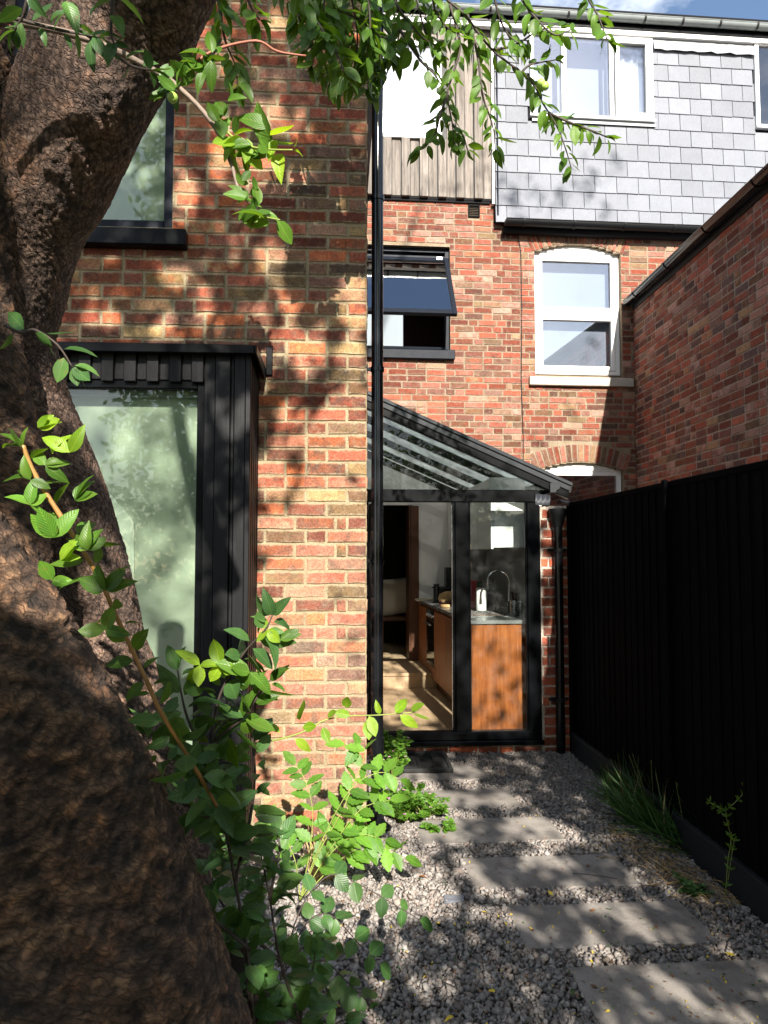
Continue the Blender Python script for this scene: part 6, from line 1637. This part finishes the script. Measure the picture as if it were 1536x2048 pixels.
H = [hole('L', 665, 1340, 95, 360, .055), hole('L', 575, 1400, 85, 290, .05), hole('L', 685, 980, 75, 160, .06), hole('L', 640, 1580, 125, 140, .03), hole('L', 700, 770, 26, 26, .1), hole('L', 712, 715, 16, 26), hole('L', 690, 905, 26, 40, .2), hole('L', 610, 1090, 40, 60, .25),
     hole('L', 540, 235, 20, 26), hole('L', 600, 375, 22, 30), hole('L', 520, 340, 28, 26), hole('L', 470, 310, 20, 16), hole('L', 370, 400, 16, 40), hole('L', 690, 490, 20, 18), hole('L', 535, 515, 18, 14), hole('L', 580, 265, 28, 14, .2), hole('L', 355, 560, 22, 12), hole('L', 205, 640, 26, 16), hole('L', 335, 655, 16, 22), hole('L', 555, 60, 16, 20), hole('L', 440, 130, 14, 12), hole('L', 640, 410, 26, 14, .2), hole('L', 440, 330, 12, 20), hole('L', 570, 610, 16, 10), hole('L', 450, 250, 18, 12, .2), hole('L', 710, 620, 20, 12, .3),
     
     hole(1.14, 115, 130, 100, 115, .03), hole(1.18, 150, 225, 70, 70, .04), hole(1.25, 60, 420, 26, 100, .03), hole(1.56, 255, 1170, 60, 130, .06), hole(1.58, 220, 1370, 95, 85, .04), hole(1.6, 300, 1490, 40, 60, .15), hole(1.57, 280, 1260, 60, 120, .05), hole(1.57, 190, 1340, 70, 70, .05), hole(1.02, 135, 905, 50, 26, .05), hole(1.02, 110, 1080, 70, 60, .15), hole(1.02, 80, 960, 45, 60, .2), hole(1.2, 40, 780, 22, 30, .2), hole(1.14, 470, 290, 130, 110, .12), hole(1.14, 400, 130, 50, 50, .15), hole(1.14, 530, 420, 70, 40, .1), hole(1.36, 540, 1260, 40, 50, .1), hole(1.6, 700, 1440, 150, 50, .05), hole(1.3, 400, 1340, 40, 40, .15),
     hole('G', 710, 1750, 140, 85, .02), hole('G', 650, 1830, 90, 50, .05), hole('G', 830, 1780, 65, 50, .15), hole('G', 800, 1700, 60, 30, .15), hole('G', 1075, 1662, 55, 24, .03), hole('G', 880, 1672, 45, 20, .15), hole('G', 1000, 1603, 36, 12, .05), hole('G', 930, 1600, 26, 10, .1), hole('G', 920, 1545, 26, 14, .1), hole('G', 935, 1572, 26, 8, .1), hole('G', 945, 1752, 26, 26, .1), hole('G', 1090, 1722, 34, 14, .1), hole('G', 1010, 1790, 30, 14, .2), hole('G', 1150, 1790, 40, 12, .25), hole('G', 1235, 1835, 36, 24, .2), hole('G', 1290, 1870, 40, 16, .25), hole('G', 1320, 1975, 26, 26, .15), hole('G', 1440, 2030, 24, 16, .1), hole('G', 1190, 1905, 30, 12, .15), hole('G', 1010, 1840, 24, 18, .2), hole('G', 880, 1960, 14, 10, .3),
     hole(2.45, 660, 1620, 150, 130, .03), hole(4.4, 800, 1565, 85, 110, .04), hole(4.4, 870, 1640, 50, 40, .15),
     hole('K', 1000, 1300, 40, 60, .15), hole('K', 960, 1370, 24, 60, .3), hole('K', 1045, 1390, 24, 60, .25), hole('K', 1000, 1450, 50, 24, .3), hole('K', 1015, 1050, 34, 42, .2), hole('K', 830, 1320, 70, 90, .25), hole('K', 980, 1215, 24, 26, .1), hole('K', 1093, 1040, 14, 36, .1), hole('K', 1090, 1130, 16, 14, .1), hole('K', 1095, 1260, 18, 20, .1), hole('K', 1095, 1330, 14, 14, .2), hole('K', 800, 990, 30, 16, .1), hole('K', 1100, 960, 50, 30, .1), hole('K', 800, 800, 60, 40, .2), hole('K', 950, 935, 210, 75, .15), hole('K', 900, 1200, 150, 260, .38), hole('K', 860, 1100, 40, 80, .35), hole('K', 760, 1100, 14, 60, .2), hole('K', 1050, 1240, 20, 12, .2)]
HBL = [hole('B', 480, 1150, 26, 110, .05), hole('B', 470, 1270, 30, 60, .15), hole('B', 330, 940, 8, 30)]
H += HBL
hr = random.Random(17)
H += [hole('L', hr.uniform(380, 730), hr.uniform(520, 1080), hr.uniform(7, 20), hr.uniform(9, 26), .1) for _ in range(26)]
H += [hole('L', 620, 900, 60, 60, .3), hole('L', 560, 1020, 36, 70, .25), hole('L', 690, 830, 36, 40, .25)]
def crown():
    g = np.random.default_rng(77); n = 62000
    u = g.uniform(-2.7, 2.7, n); v = g.uniform(.2, 7.7, n)
    k = 5000; u[:k] = g.uniform(-2.0, -.1, k); v[:k] = g.uniform(.2, 2.3, k)
    ok = (u < .78) | (v < 7.15)
    ok &= ~((u > .62) & (u < 2.35) & (v > 5.55) & (g.random(n) < .88))
    for (cu, cv, ru, rv_, keep) in H:
        d = ((u - cu) / (ru * 1.08)) ** 2 + ((v - cv) / (rv_ * 1.08)) ** 2
        ok &= ~((d < 1) & (g.random(n) > keep))
    zone = (u > -1.55) & (u < -.36) & (v > 2.9) & (v < 4.8)        # near leaves cleared so that even light reaches the box window
    ok &= ~zone
    # wavy gaps thinned into the leaves for scattered dapples
    gap = np.sin(u * 7.1 + np.sin(v * 3.3) * 2) * np.sin(v * 6.3 + np.cos(u * 4.7) * 2)
    ok &= ~((gap > np.where((u < .6) & (v > 4.6), .955, .975)) & (g.random(n) > .30))
    u, v = u[ok], v[ok]; s = g.uniform(.75, 3.0, len(u))
    # sparse high twigs that fleck the slates and the timber dormer
    m2 = 1700                                                     # unseen far leaves added to soften the light on the box window
    u = np.concatenate([u, g.uniform(-1.6, -.36, m2)]); v = np.concatenate([v, g.uniform(2.8, 4.9, m2)]); s = np.concatenate([s, g.uniform(9, 14, m2)])
    U2, V2 = [], []
    for px, py, sx, sy, k in ((1040, 410, 26, 26, 26), (1110, 395, 30, 26, 26), (1180, 360, 24, 26, 22), (1020, 370, 26, 22, 14), (1200, 420, 26, 16, 10), (960, 330, 20, 34, 14), (900, 370, 26, 20, 10), (1230, 330, 14, 20, 6), (1180, 670, 20, 36, 8), (1140, 560, 20, 30, 4), (1080, 880, 20, 20, 8), (1150, 820, 20, 26, 8)):
        for _ in range(k):
            a, b = sun_uv(on('F', px + g.normal() * sx, py + g.normal() * sy)); U2.append(a); V2.append(b)
    u = np.concatenate([u, U2]); v = np.concatenate([v, V2]); s = np.concatenate([s, g.uniform(1.2, 3.0, len(U2))]); n = len(u)
    C = np.stack([u + s * TOSUN.x, s * TOSUN.y, v + s * TOSUN.z], 1)
    lv = np.array([(-.5, 0, 0), (-.15, -.26, .05), (.25, -.2, .03), (.5, 0, -.06), (.25, .2, .03), (-.15, .26, .05), (.05, 0, -.03)]); lf = [(0, 1, 6), (1, 2, 6), (2, 3, 6), (3, 4, 6), (4, 5, 6), (5, 0, 6)]
    uv = lv[:, :2] + .5
    size = g.uniform(.075, .125, n)
    Rm = rot_mats(n, g)
    V = np.einsum('nij,vj->nvi', Rm, lv) * size[:, None, None] + C[:, None, :] - np.array(tree.location)
    Fi = (np.array(lf)[None] + (np.arange(n) * 7)[:, None, None]).reshape(-1)
    o = raw_mesh('crown', V.reshape(-1, 3), Fi, np.full(n * 6, 3), M['leaf_plum'], tree, np.tile(uv, (n, 1)), 'stuff')
crown()
# boughs that carry the crown
for k, pts in enumerate(([(-.3, .9, 3.0), (-.5, .2, 4.2), (-.4, -.8, 5.4), (.1, -1.5, 6.8), (.5, -1.8, 8.0)], [(-.9, .6, 2.6), (-1.3, -.4, 3.4), (-1.7, -1.4, 4.4), (-2.1, -2.0, 5.4)], [(.5, -1.8, 8.0), (1.2, -1.9, 10.0), (1.9, -1.9, 12.0)])):
    pa = smooth_path(pts, 6); m = len(pa)
    MB().tube([p_ - tree.location for p_ in pa], [.05 * (1 - .75 * i / m) for i in range(m)], 10).build('bough', M['bark'], tree, smooth=True)
